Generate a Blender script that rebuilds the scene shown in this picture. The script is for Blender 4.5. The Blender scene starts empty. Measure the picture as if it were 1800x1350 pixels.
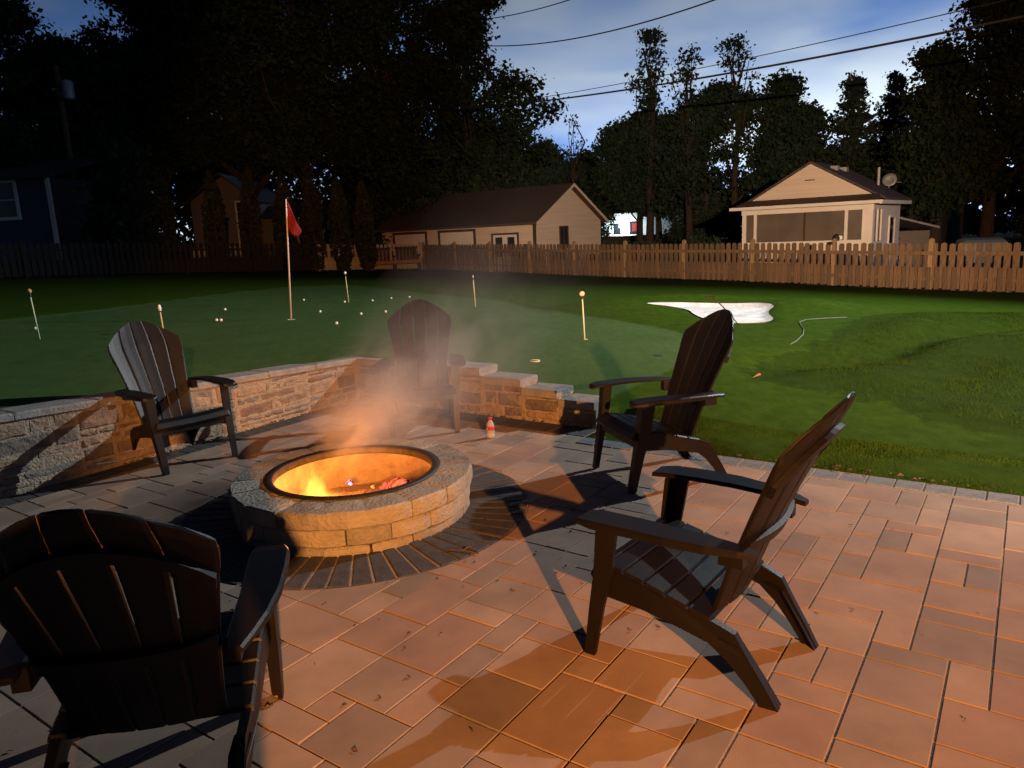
import bpy, bmesh, math, random
import numpy as np
from mathutils import Vector, Matrix
random.seed(11); rng = np.random.default_rng(11)
R = math.radians
scene = bpy.context.scene
C = scene.collection

# ------------------------------------------------------------------ camera
cd = bpy.data.cameras.new('camera'); cam = bpy.data.objects.new('camera', cd); C.objects.link(cam)
PIT, ROLL = R(11.45), R(-2.6)
r0 = Vector((1, 0, 0)); u0 = Vector((0, math.sin(PIT), math.cos(PIT))); f0 = Vector((0, math.cos(PIT), -math.sin(PIT)))
cx = r0*math.cos(ROLL) + u0*math.sin(ROLL); cy = -r0*math.sin(ROLL) + u0*math.cos(ROLL); cz = -f0
cam.matrix_world = Matrix(((cx.x, cy.x, cz.x, 0), (cx.y, cy.y, cz.y, 0), (cx.z, cy.z, cz.z, 1.52), (0, 0, 0, 1)))
cd.sensor_width = 36; cd.lens = 26.0; cd.clip_start = 0.05; cd.clip_end = 1500
scene.camera = cam

# ------------------------------------------------------------------ exposure
scene.view_settings.view_transform = 'Standard'; scene.view_settings.look = 'None'
scene.view_settings.gamma = 1.0; scene.view_settings.use_curve_mapping = False
scene.view_settings.exposure = 0.0
scene.cycles.use_denoising = True
scene.cycles.max_bounces = 6; scene.cycles.volume_bounces = 1
scene.cycles.caustics_reflective = False; scene.cycles.caustics_refractive = False

# ------------------------------------------------------------------ dusk sky
world = bpy.data.worlds.new('World'); scene.world = world; world.use_nodes = True
nt = world.node_tree; N = nt.nodes; L = nt.links; N.clear()
def wn(t, **k):
    n = N.new(t)
    for a, b in k.items(): setattr(n, a, b)
    return n
def wmath(op, a, b=None, clamp=False):
    n = wn('ShaderNodeMath', operation=op, use_clamp=clamp)
    for i, v in enumerate((a, b)):
        if v is None: continue
        if isinstance(v, (int, float)): n.inputs[i].default_value = v
        else: L.new(v, n.inputs[i])
    return n.outputs[0]
SUN_EL, SUN_AZ = R(1.0), R(42)
sky = wn('ShaderNodeTexSky', sky_type='NISHITA'); sky.sun_disc = False
sky.sun_elevation = SUN_EL; sky.sun_rotation = SUN_AZ; sky.air_density = 1.0; sky.dust_density = 0.3; sky.ozone_density = 4.0
tc = wn('ShaderNodeTexCoord')
sep = wn('ShaderNodeSeparateXYZ'); L.new(tc.outputs['Generated'], sep.inputs[0])
up = wmath('MAXIMUM', sep.outputs[2], 0.0)
# afterglow: fades with height and away from the set sun
az = wmath('ADD', wmath('MULTIPLY', sep.outputs[0], math.sin(SUN_AZ)), wmath('MULTIPLY', sep.outputs[1], math.cos(SUN_AZ)))
azf = wmath('POWER', wmath('MULTIPLY_ADD' if False else 'ADD', wmath('MULTIPLY', az, 0.5), 0.5), 2.2)
elf = wmath('POWER', 2.718, wmath('MULTIPLY', up, -6.2))
glow = wmath('MULTIPLY', azf, elf)
base = wn('ShaderNodeVectorMath', operation='SCALE'); base.inputs[0].default_value = (0.42, 0.86, 2.0); L.new(glow, base.inputs['Scale'])
deep = wn('ShaderNodeVectorMath', operation='ADD'); L.new(base.outputs[0], deep.inputs[0]); deep.inputs[1].default_value = (0.004, 0.009, 0.03)
skys = wn('ShaderNodeVectorMath', operation='SCALE'); L.new(sky.outputs[0], skys.inputs[0]); skys.inputs['Scale'].default_value = 0.02
clear = wn('ShaderNodeVectorMath', operation='ADD'); L.new(deep.outputs[0], clear.inputs[0]); L.new(skys.outputs[0], clear.inputs[1])
# high thin cloud, streaked
mp = wn('ShaderNodeMapping'); L.new(tc.outputs['Generated'], mp.inputs[0]); mp.inputs['Scale'].default_value = (1.6, 1.6, 5.5); mp.inputs['Location'].default_value = (3.1, 0.4, 0.35); mp.inputs['Rotation'].default_value = (0.0, 0.22, 0.0)
no = wn('ShaderNodeTexNoise'); L.new(mp.outputs[0], no.inputs['Vector']); no.inputs['Scale'].default_value = 1.9; no.inputs['Detail'].default_value = 3; no.inputs['Roughness'].default_value = 0.45; no.inputs['Distortion'].default_value = 0.25
cr = wn('ShaderNodeValToRGB'); L.new(no.outputs[0], cr.inputs[0]); cr.color_ramp.elements[0].position = 0.40; cr.color_ramp.elements[1].position = 0.72
cm = wmath('MULTIPLY', cr.outputs[0], 0.92)
cl = wn('ShaderNodeVectorMath', operation='SCALE'); cl.inputs[0].default_value = (2.25, 2.60, 2.85); L.new(glow, cl.inputs['Scale'])
mix = wn('ShaderNodeMix', data_type='RGBA'); L.new(cm, mix.inputs[0]); L.new(clear.outputs[0], mix.inputs[6]); L.new(cl.outputs[0], mix.inputs[7])
bg = wn('ShaderNodeBackground'); L.new(mix.outputs[2], bg.inputs[0]); bg.inputs[1].default_value = 1.0
wo = wn('ShaderNodeOutputWorld'); L.new(bg.outputs[0], wo.inputs[0])

def add_light(name, kind, loc, energy, color, **k):
    d = bpy.data.lights.new(name, kind); d.energy = energy; d.color = color
    for a, b in k.items(): setattr(d, a, b)
    o = bpy.data.objects.new(name, d); C.objects.link(o); o.location = loc; return o
def aim(o, target):
    o.rotation_euler = (Vector(target) - Vector(o.location)).to_track_quat('-Z', 'Y').to_euler()
sun = add_light('sun', 'SUN', (20, 22, 12), 0.02, (0.8, 0.88, 1.0), angle=R(12)); aim(sun, Vector(sun.location) - Vector((math.sin(SUN_AZ), math.cos(SUN_AZ), math.tan(R(6)))))
# the two yard floodlights whose crossed shadows lie on the patio
warm = add_light('warm_floodlight', 'SPOT', (2.0, -6.0, 3.0), 11200, (1.0, 0.375, 0.09), spot_size=R(65), spot_blend=0.30, shadow_soft_size=0.05); aim(warm, (5.1, 22.0, 0.3))
house_fill = add_light('added_house_fill', 'SPOT', (2.15, -5.95, 3.05), 26000, (1.0, 0.71, 0.47), spot_size=R(38), spot_blend=0.8, shadow_soft_size=0.05); aim(house_fill, (7.0, 26.0, 0.9))  # extra head added to brighten the houses and fence; no such lamp seen
cool = add_light('cool_floodlight', 'SPOT', (15.0, 12.5, 9.5), 19500, (0.92, 0.98, 1.0), spot_size=R(77), spot_blend=1.0, shadow_soft_size=0.08); aim(cool, (-.8, 11.2, 0.0))

# ------------------------------------------------------------------ helpers
class MB:
    def __init__(s): s.v = []; s.f = []; s.m = []
    def add(s, vs, fs, mi=0):
        o = len(s.v); s.v += [tuple(p) for p in vs]
        for f in fs: s.f.append(tuple(i+o for i in f)); s.m.append(mi)
        return s
    def loft(s, rings, mi=0, cap=(True, True), close=False):
        n = len(rings[0]); vs = [p for r in rings for p in r]; fs = []
        k = len(rings)
        for i in range(k if close else k-1):
            a = i*n; b = ((i+1) % k)*n
            for j in range(n):
                j2 = (j+1) % n; fs.append((a+j, a+j2, b+j2, b+j))
        if not close:
            if cap[0]: fs.append(tuple(reversed(range(n))))
            if cap[1]: fs.append(tuple(range((k-1)*n, k*n)))
        return s.add(vs, fs, mi)
    def box(s, x0, x1, y0, y1, z0, z1, mi=0):
        return s.loft([[(x0, y0, z0), (x1, y0, z0), (x1, y1, z0), (x0, y1, z0)], [(x0, y0, z1), (x1, y0, z1), (x1, y1, z1), (x0, y1, z1)]], mi)
    def tube(s, pts, rad, n=6, mi=0):
        pts = [Vector(p) for p in pts]; rings = []
        rr = rad if isinstance(rad, (list, tuple)) else [rad]*len(pts)
        for i, p in enumerate(pts):
            t = (pts[min(i+1, len(pts)-1)] - pts[max(i-1, 0)]).normalized()
            a = t.orthogonal().normalized() if i == 0 else (pa - t*pa.dot(t)).normalized()
            pa = a; b = t.cross(a)
            rings.append([p + (a*math.cos(q) + b*math.sin(q))*rr[i] for q in [2*math.pi*j/n for j in range(n)]])
        return s.loft(rings, mi)
    def lathe(s, prof, n=16, c=(0, 0, 0), mi=0, cap=(True, True)):
        return s.loft([[(c[0]+r*math.cos(q), c[1]+r*math.sin(q), c[2]+z) for q in [2*math.pi*j/n for j in range(n)]] for r, z in prof], mi, cap)
    def mesh(s, name, mats, smooth=False, fix=True):
        me = bpy.data.meshes.new(name); me.from_pydata([tuple(p) for p in s.v], [], s.f)
        for m in (mats if isinstance(mats, (list, tuple)) else [mats]): me.materials.append(m)
        if len(me.materials) > 1: me.polygons.foreach_set('material_index', s.m)
        if fix:
            bm = bmesh.new(); bm.from_mesh(me); bmesh.ops.recalc_face_normals(bm, faces=bm.faces); bm.to_mesh(me); bm.free()
        if smooth: me.polygons.foreach_set('use_smooth', [True]*len(me.polygons))
        me.update(); return me
    def obj(s, name, mats, parent=None, smooth=False, fix=True):
        return link(name, s.mesh(name, mats, smooth, fix), parent)
def link(name, me, parent=None, loc=None, rotz=None):
    o = bpy.data.objects.new(name, me); C.objects.link(o)
    if parent: o.parent = parent
    if loc is not None: o.location = loc
    if rotz is not None: o.rotation_euler = (0, 0, rotz)
    return o
def empty(name, loc=(0, 0, 0), rotz=0):
    o = bpy.data.objects.new(name, None); o.empty_display_size = 0.1; C.objects.link(o); o.location = loc; o.rotation_euler = (0, 0, rotz); return o
def tag(o, label=None, cat=None, group=None, kind=None):
    if label: o['label'] = label
    if cat: o['category'] = cat
    if group: o['group'] = group
    if kind: o['kind'] = kind
    return o
def copy_tree(o, parent=None):
    c = o.copy(); C.objects.link(c); c.parent = parent
    for ch in list(o.children): copy_tree(ch, c)
    return c

def mat(name, col, rough=0.7, col2=None, scale=6.0, detail=4.0, bump=0.0, bscale=40.0, spec=0.4, metal=0.0, coords='Object', stretch=(1, 1, 1), emis=None, estr=0.0, col3=None, rvar=0.0, ramp=(0.35, 0.65)):
    m = bpy.data.materials.new(name); m.use_nodes = True; t = m.node_tree; n = t.nodes; l = t.links
    b = n['Principled BSDF']; b.inputs['Roughness'].default_value = rough; b.inputs['Metallic'].default_value = metal; b.inputs['Specular IOR Level'].default_value = spec
    b.inputs['Base Color'].default_value = (*col, 1)
    if col2 or bump or rvar:
        tc_ = n.new('ShaderNodeNewGeometry' if coords == 'World' else 'ShaderNodeTexCoord'); mp_ = n.new('ShaderNodeMapping'); l.new(tc_.outputs['Position' if coords == 'World' else coords], mp_.inputs[0]); mp_.inputs['Scale'].default_value = stretch
    if col2:
        nz = n.new('ShaderNodeTexNoise'); l.new(mp_.outputs[0], nz.inputs['Vector']); nz.inputs['Scale'].default_value = scale; nz.inputs['Detail'].default_value = detail; nz.inputs['Roughness'].default_value = 0.6
        rp = n.new('ShaderNodeValToRGB'); l.new(nz.outputs[0], rp.inputs[0]); e = rp.color_ramp.elements
        e[0].position, e[1].position = ramp; e[0].color = (*col, 1); e[1].color = (*col2, 1)
        if col3:
            q = e.new((ramp[0]+ramp[1])/2); q.color = (*col3, 1)
        l.new(rp.outputs[0], b.inputs['Base Color'])
    if bump:
        nb = n.new('ShaderNodeTexNoise'); l.new(mp_.outputs[0], nb.inputs['Vector']); nb.inputs['Scale'].default_value = bscale; nb.inputs['Detail'].default_value = 5
        bp = n.new('ShaderNodeBump'); l.new(nb.outputs[0], bp.inputs['Height']); bp.inputs['Strength'].default_value = bump; bp.inputs['Distance'].default_value = 0.02
        l.new(bp.outputs[0], b.inputs['Normal'])
        if rvar:
            mr = n.new('ShaderNodeMapRange'); l.new(nb.outputs[0], mr.inputs[0]); mr.inputs[3].default_value = rough-rvar; mr.inputs[4].default_value = rough+rvar; l.new(mr.outputs[0], b.inputs['Roughness'])
    if emis: b.inputs['Emission Color'].default_value = (*emis, 1); b.inputs['Emission Strength'].default_value = estr
    return m

def lap(m, pitch=.17, k=.5):
    t = m.node_tree; n = t.nodes; l = t.links; b = n['Principled BSDF']
    g = n.new('ShaderNodeNewGeometry'); sp = n.new('ShaderNodeSeparateXYZ'); l.new(g.outputs['Position'], sp.inputs[0])
    q = n.new('ShaderNodeMath'); q.operation = 'DIVIDE'; l.new(sp.outputs[2], q.inputs[0]); q.inputs[1].default_value = pitch
    f = n.new('ShaderNodeMath'); f.operation = 'FRACT'; l.new(q.outputs[0], f.inputs[0])
    bp = n.new('ShaderNodeBump'); bp.invert = True; l.new(f.outputs[0], bp.inputs['Height']); bp.inputs['Strength'].default_value = k; bp.inputs['Distance'].default_value = .05; l.new(bp.outputs[0], b.inputs['Normal'])
PAVE = [mat('paver_%d' % i, a, 0.82, b, 3.2, 12, 0.06, 170, coords='World', rvar=0.06, ramp=(.30, .68)) for i, (a, b) in enumerate([
    ((0.290, 0.210, 0.152), (0.195, 0.140, 0.104)), ((0.240, 0.160, 0.116), (0.165, 0.110, 0.082)), ((0.195, 0.150, 0.118), (0.135, 0.104, 0.084)), ((0.265, 0.185, 0.130), (0.180, 0.125, 0.092)), ((0.225, 0.168, 0.128), (0.155, 0.115, 0.090))])]
M_CHAR = mat('charcoal_paver', (0.046, 0.045, 0.047), 0.8, (0.027, 0.027, 0.029), 14, 5, 0.35, 80, rvar=0.1)
M_KERB = mat('grey_paver', (0.125, 0.13, 0.145), 0.8, (0.08, 0.083, 0.095), 12, 5, 0.35, 80)
M_SAND = mat('joint_sand', (0.27, 0.21, 0.145), 0.95, (0.17, 0.13, 0.09), 60, 5, 0.6, 200)
BLOCK = [mat('pit_block_%d' % i, a, 0.88, b, 7, 7, 0.7, 55) for i, (a, b) in enumerate([((0.29, 0.255, 0.195), (0.185, 0.165, 0.13)), ((0.225, 0.205, 0.165), (0.115, 0.105, 0.09)), ((0.265, 0.24, 0.19), (0.20, 0.18, 0.145))])]
M_STEEL = mat('blackened_steel', (0.018, 0.016, 0.015), 0.55, (0.035, 0.03, 0.026), 30, 4, 0.2, 60, metal=0.6)
M_LINER = mat('sooty_liner', (0.16, 0.12, 0.09), 0.75, (0.09, 0.065, 0.05), 10, 5, 0.3, 60)
M_ASH = mat('ash', (0.18, 0.165, 0.15), 0.95, (0.07, 0.065, 0.06), 25, 6, 0.8, 90)
STONE = [mat('wall_stone_%d' % i, a, 0.85, b, 11, 7, 0.8, 38) for i, (a, b) in enumerate([((0.21, 0.155, 0.105), (0.12, 0.085, 0.06)), ((0.145, 0.12, 0.095), (0.085, 0.07, 0.06)), ((0.27, 0.19, 0.125), (0.16, 0.11, 0.075)), ((0.17, 0.155, 0.135), (0.10, 0.09, 0.08)), ((0.19, 0.125, 0.08), (0.10, 0.07, 0.05))])]
M_MORTAR = mat('mortar', (0.28, 0.23, 0.165), 0.95, (0.20, 0.16, 0.115), 22, 6, 0.9, 60)
M_CAP = mat('cap_stone', (0.22, 0.205, 0.185), 0.85, (0.15, 0.14, 0.125), 10, 6, 0.5, 50)
M_RESIN = mat('dark_resin', (0.0045, 0.0037, 0.0034), 0.46, (0.0065, 0.0052, 0.0048), 5, 4, 0.05, 160, spec=0.24)
M_WOOD = mat('fence_wood', (0.19, 0.125, 0.072), 0.85, (0.10, 0.064, 0.038), 5, 6, 0.5, 30, stretch=(6, 6, 0.8))
M_WOOD2 = mat('fence_wood_weathered', (0.135, 0.095, 0.062), 0.9, (0.075, 0.05, 0.034), 5, 6, 0.5, 30, stretch=(6, 6, 0.8))
M_WOODD = mat('darkened_wood', (0.020, 0.017, 0.014), 0.95, (0.012, 0.010, 0.009), 5, 6, 0.5, 30, stretch=(6, 6, 0.8))  # near-black: the left fence's lack of light is put into the wood colour
M_POST = mat('post_wood', (0.34, 0.235, 0.135), 0.85, (0.22, 0.15, 0.085), 5, 6, 0.5, 30, stretch=(6, 6, 0.8))
M_PALEWOOD = mat('pale_fence_paint', (0.50, 0.45, 0.37), 0.8, (0.33, 0.29, 0.23), 6, 5, 0.4, 30, stretch=(6, 6, 0.8))
M_BENCH = mat('stained_bench_wood', (0.34, 0.125, 0.045), 0.6, (0.24, 0.085, 0.03), 6, 5, 0.3, 30, stretch=(1, 6, 6))
M_LEAF = mat('oak_leaf', (0.013, 0.028, 0.012), 0.8, (0.026, 0.046, 0.018), 0.8, 3, spec=0.2)
M_LEAF2 = mat('hazed_maple_leaf', (0.018, 0.040, 0.026), 0.8, (0.034, 0.060, 0.034), 0.8, 3, spec=0.2)  # bluish lift painted into the leaves in place of distance haze
M_LEAF3 = mat('conifer_needle', (0.022, 0.042, 0.024), 0.75, (0.038, 0.06, 0.032), 0.9, 3, spec=0.2)
M_THUJA = mat('arborvitae_leaf', (0.022, 0.030, 0.009), 0.8, (0.040, 0.050, 0.013), 1.6, 3, spec=0.2)
M_BARK = mat('bark', (0.07, 0.055, 0.042), 0.95, (0.035, 0.028, 0.022), 6, 6, 0.8, 18, stretch=(3, 3, 0.6))
M_WHITE = mat('white_paint', (0.76, 0.74, 0.70), 0.6, (0.68, 0.66, 0.62), 2, 4)
M_CREAM = mat('cream_siding', (0.66, 0.58, 0.48), 0.75, (0.58, 0.50, 0.41), 1.2, 5, 0.25, 8, stretch=(0.3, 0.3, 6))
M_SHINGLE = mat('brown_shingle', (0.055, 0.037, 0.03), 0.92, (0.085, 0.06, 0.05), 9, 5, 0.6, 12, stretch=(1, 1, 3))
M_SHINGLE2 = mat('grey_shingle', (0.09, 0.075, 0.068), 0.92, (0.055, 0.045, 0.042), 9, 5, 0.6, 12)
M_SCREEN = mat('porch_screen', (0.10, 0.085, 0.07), 0.5, (0.14, 0.12, 0.10), 0.9, 3)
M_GLASS = mat('window_glass', (0.015, 0.018, 0.022), 0.08, spec=0.7)
M_TRIMBROWN = mat('brown_trim', (0.06, 0.035, 0.025), 0.7, (0.045, 0.028, 0.02), 5)
M_BLUESIDING = mat('blue_siding', (0.055, 0.075, 0.11), 0.8, (0.045, 0.062, 0.092), 2, 3, 0.4, 7, stretch=(0.2, 0.2, 8))
M_GREYSIDING = mat('grey_siding', (0.20, 0.19, 0.17), 0.75, (0.16, 0.15, 0.135), 2, 3, 0.3, 7, stretch=(0.2, 0.2, 8))
M_PALESIDING = mat('pale_blue_siding', (0.55, 0.60, 0.62), 0.7, (0.48, 0.53, 0.56), 2, 3, 0.3, 7, stretch=(0.2, 0.2, 8))
M_DARK = mat('dark_wall', (0.035, 0.033, 0.032), 0.9, (0.05, 0.047, 0.045), 3)
M_RED = mat('red_nylon', (0.20, 0.006, 0.008), 0.75, (0.15, 0.005, 0.006), 4)
M_BALL = mat('ball_white', (0.80, 0.80, 0.78), 0.35, bump=0.1, bscale=300, spec=0.5)
M_ROD = mat('pale_fibreglass', (0.62, 0.58, 0.36), 0.5, (0.55, 0.5, 0.3), 20)
M_POLEW = mat('white_pole', (0.72, 0.60, 0.50), 0.5, (0.66, 0.54, 0.45), 20)
M_ORANGE = mat('marker_orange', (0.60, 0.28, 0.10), 0.5, (0.5, 0.22, 0.08), 20)
M_BLACKP = mat('black_plastic', (0.015, 0.015, 0.016), 0.5, (0.022, 0.022, 0.022), 20)
M_BUNKER = mat('bunker_sand', (0.60, 0.59, 0.58), 0.95, (0.42, 0.41, 0.40), 3.5, 8, 0.9, 14)
M_WIRE = mat('wire_sheath', (0.02, 0.02, 0.022), 0.7, (0.03, 0.03, 0.032), 8)
M_POLEWOOD = mat('creosoted_pole', (0.13, 0.085, 0.05), 0.9, (0.075, 0.05, 0.03), 3, 5, 0.5, 12, stretch=(4, 4, 0.5))
M_GALV = mat('galvanised_steel', (0.38, 0.40, 0.42), 0.5, (0.30, 0.32, 0.34), 10, metal=0.3)
M_LEAFDRY = mat('dry_leaf', (0.09, 0.045, 0.02), 0.85, (0.045, 0.025, 0.015), 30)
M_LITTER = mat('leaf_litter', (0.035, 0.025, 0.016), 0.95, (0.06, 0.04, 0.022), 40, 6, 0.9, 80)
M_BLADE = mat('grass_blade', (0.013, 0.028, 0.0008), 0.9, (0.024, 0.044, 0.0018), 2.5, 4, spec=0.05)
M_BLADE2 = mat('turf_blade', (0.018, 0.036, 0.0025), 0.9, (0.027, 0.049, 0.0035), 5, 4, spec=0.05)

for _m in (M_CREAM, M_BLUESIDING, M_GREYSIDING, M_PALESIDING): lap(_m)
# ------------------------------------------------------------------ layout: patio axes and terrain
TH = 0.613
UX, UY = math.sin(TH), math.cos(TH)
def W(s, t, z=0.0): return Vector((s*UX + t*UY, s*UY - t*UX, z))
def ST(x, y): return x*UX + y*UY, x*UY - y*UX
S_KERB0, S_KERB1, S_WALL, T_WALL, T_STEP = 4.535, 4.69, 4.95, -5.33, -2.66
CP = np.array([(-3.9,35.1,.05),(.6,29.6,-.06),(2.5,26.4,-.12),(4.3,24,-.15),(6.3,22.8,-.2),(8.3,21.2,-.27),(9.5,18.4,-.3),(11.6,17.5,-.37),(16,13.5,-.45),(22,8,-.5),(-7.5,36.8,.2),(-15.7,26.3,.72),(-24,16,.9),
(-3.45,4.45,.50),(-2.95,5.5,.46),(-2.4,6.3,.42),(-1.6,7.7,.42),(-6,3,.6),(-5,8,.5),(-8,14,.55),
(-.6,6.75,.38),(.05,6.3,.22),(.5,5.95,.14),(.85,5.45,.03),(1.4,4.95,-.02),(2.05,4.4,-.02),(2.75,3.85,-.02),(3.6,3.15,-.02),(5,2,-.03),(8,0,-.1),
(0,9,.27),(2,8,.1),(-1,14,.22),(3,12,.08),(7,10,-.12),(-3,22,.16),(4,18,-.02)], float)
def _U(r2): return np.where(r2 > 1e-9, .5*r2*np.log(np.maximum(r2, 1e-9)), 0)
_n = len(CP); _P = np.c_[np.ones(_n), CP[:, :2]]
_A = np.zeros((_n+3, _n+3)); _A[:_n, :_n] = _U(((CP[:, None, :2]-CP[None, :, :2])**2).sum(2)) + np.eye(_n)*.5; _A[:_n, _n:] = _P; _A[_n:, :_n] = _P.T
_S = np.linalg.solve(_A, np.r_[CP[:, 2], 0, 0, 0])
def segd(x, y, pts, closed=False):
    d = np.full(np.shape(x), 1e9); q = list(pts) + ([pts[0]] if closed else [])
    for (ax, ay), (bx, by) in zip(q[:-1], q[1:]):
        vx, vy = bx-ax, by-ay; k = np.clip(((x-ax)*vx + (y-ay)*vy)/(vx*vx+vy*vy), 0, 1)
        d = np.minimum(d, np.hypot(x-ax-k*vx, y-ay-k*vy))
    return d
def inside(x, y, pts):
    c = np.zeros(np.shape(x), bool); q = list(pts)
    for (ax, ay), (bx, by) in zip(q, q[1:]+q[:1]):
        k = ((ay > y) != (by > y)) & (x < (bx-ax)*(y-ay)/(by-ay+1e-12)+ax); c ^= k
    return c
def smooth_poly(pts, it=3):
    for _ in range(it):
        o = []
        for a, b in zip(pts, pts[1:]+pts[:1]): o += [(a[0]*.75+b[0]*.25, a[1]*.75+b[1]*.25), (a[0]*.25+b[0]*.75, a[1]*.25+b[1]*.75)]
        pts = o
    return pts
GREEN = smooth_poly([(-9.5,3),(-8.6,9),(-7.0,13.2),(-6.9,17),(-6.3,20.3),(-4.6,21.3),(-2.6,18.8),(-1.2,16.8),(-.1,15.4),(.35,13.3),(.95,11.8),(1.75,10.8),(2.35,9.9),(2.4,8.6),(1.6,7.3),(.9,6.3),(0,5),(-3,2)])
BUNK = smooth_poly([(2.45,13.6),(2.6,14.05),(3.2,14.15),(4.3,13.9),(4.75,13.0),(4.3,12.35),(4.05,11.1),(3.5,10.75),(3.0,10.9),(2.9,11.6),(3.05,12.5),(2.75,13.2)])
ROUGH = smooth_poly([(2.25,7.45),(2.66,6.75),(3.0,6.3),(3.3,5.6),(3.6,5.0),(4.6,3.2),(14,1),(16,9),(9,12.8),(5.8,12.2),(4.3,9.6),(3.2,8.6)], 2)
SWALE = [(2.4,7.6),(3.6,8.2),(5.2,9.4),(8.5,11.4),(12,13)]
def zt(x, y, raw=False):
    x = np.asarray(x, float); y = np.asarray(y, float)
    xc = np.clip(x, -26, 24); yc = np.clip(y, -4, 40)
    z = _U((xc[..., None]-CP[:, 0])**2 + (yc[..., None]-CP[:, 1])**2) @ _S[:_n] + _S[_n] + _S[_n+1]*xc + _S[_n+2]*yc
    g = lambda a, b, r, k: k*np.exp(-((x-a)**2+(y-b)**2)/(r*r))
    z = z + g(1.75, 12.7, .9, .18) + g(2.2, 11.6, .8, .06) + g(5.4, 13.3, .9, .16) + g(6.5, 9.0, 1.2, .10) + g(-3.5, 22.8, 3.0, .10)
    z = z + .13*np.exp(-((y-14.75-(x-3.4)*.05)/.42)**2)*np.exp(-((x-3.5)/1.7)**2)
    z = z - .20*np.exp(-(segd(x, y, SWALE)/.45)**2)*np.clip((x-2.2)/1.2, 0, 1)
    rr = np.clip(np.where(inside(x, y, ROUGH), 1, 0)*segd(x, y, ROUGH, True)/.7, 0, 1)
    z = z + rr*(.03 + .035*np.sin(x*2.1+y*1.3)*np.sin(y*1.7-x*.6) + .02*np.sin(x*5.3+1)*np.sin(y*4.7))
    gd = np.where(inside(x, y, GREEN), 1, -1)*segd(x, y, GREEN, True)
    z = z + .032*np.clip(.5-gd/.16, 0, 1)*np.clip((y-8)/2, 0, 1)
    bi = np.where(inside(x, y, BUNK), 1, -1)*segd(x, y, BUNK, True)
    z = z - .085*np.clip(bi/.14+.3, 0, 1)
    return z

# ------------------------------------------------------------------ ground sheet
def axis(lo, a, b, hi, st):
    m = list(np.arange(a, b+1e-6, st)); o = []; d = st; v = a
    while v > lo: d *= 1.22; v -= d; o.append(v)
    p = []; d = st; v = m[-1]
    while v < hi: d *= 1.22; v += d; p.append(v)
    return np.array(o[::-1]+m+p)
sa = axis(-300, 0.25, 17.05, 420, 0.10); ta = axis(-380, -13.45, 6.05, 340, 0.10)
sa = np.sort(np.r_[sa[np.abs(sa-4.95) > .06], 5.0, 5.06]); ta = np.sort(np.r_[ta[np.abs(ta+5.35) > .06], -5.38, -5.44])
SG, TG = np.meshgrid(sa, ta, indexing='ij')
XG = SG*UX + TG*UY; YG = SG*UY - TG*UX
ZG = zt(XG, YG)
_kb = np.clip((SG-4.68)/.9, 0, 1); _kb = _kb*_kb*(3-2*_kb); ZG = np.where((TG > T_STEP) & (SG > 4.5), -.014*(1-_kb) + ZG*_kb, ZG)
inpatio = (TG > -5.41) & (((SG < 5.03) & (TG < T_STEP-.03)) | ((SG < 4.62) & (TG >= T_STEP-.03)))
ZG = np.where(inpatio, -.10, ZG)
ni, nj = SG.shape
idx = np.arange(ni*nj).reshape(ni, nj)
fq = np.stack([idx[:-1, :-1], idx[:-1, 1:], idx[1:, 1:], idx[1:, :-1]], -1).reshape(-1, 4)
gm = bpy.data.meshes.new('lawn'); gm.from_pydata(np.stack([XG, YG, ZG], -1).reshape(-1, 3).tolist(), [], fq.tolist())
gm.polygons.foreach_set('use_smooth', [True]*len(gm.polygons))
for nm, poly in (('green_d', GREEN), ('rough_d', ROUGH)):
    d = np.where(inside(XG, YG, poly), 1, -1)*segd(XG, YG, poly, True)
    gm.attributes.new(nm, 'FLOAT', 'POINT').data.foreach_set('value', np.clip(d, -3, 3).ravel().astype(np.float32))
ml = bpy.data.materials.new('turf'); ml.use_nodes = True
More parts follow.
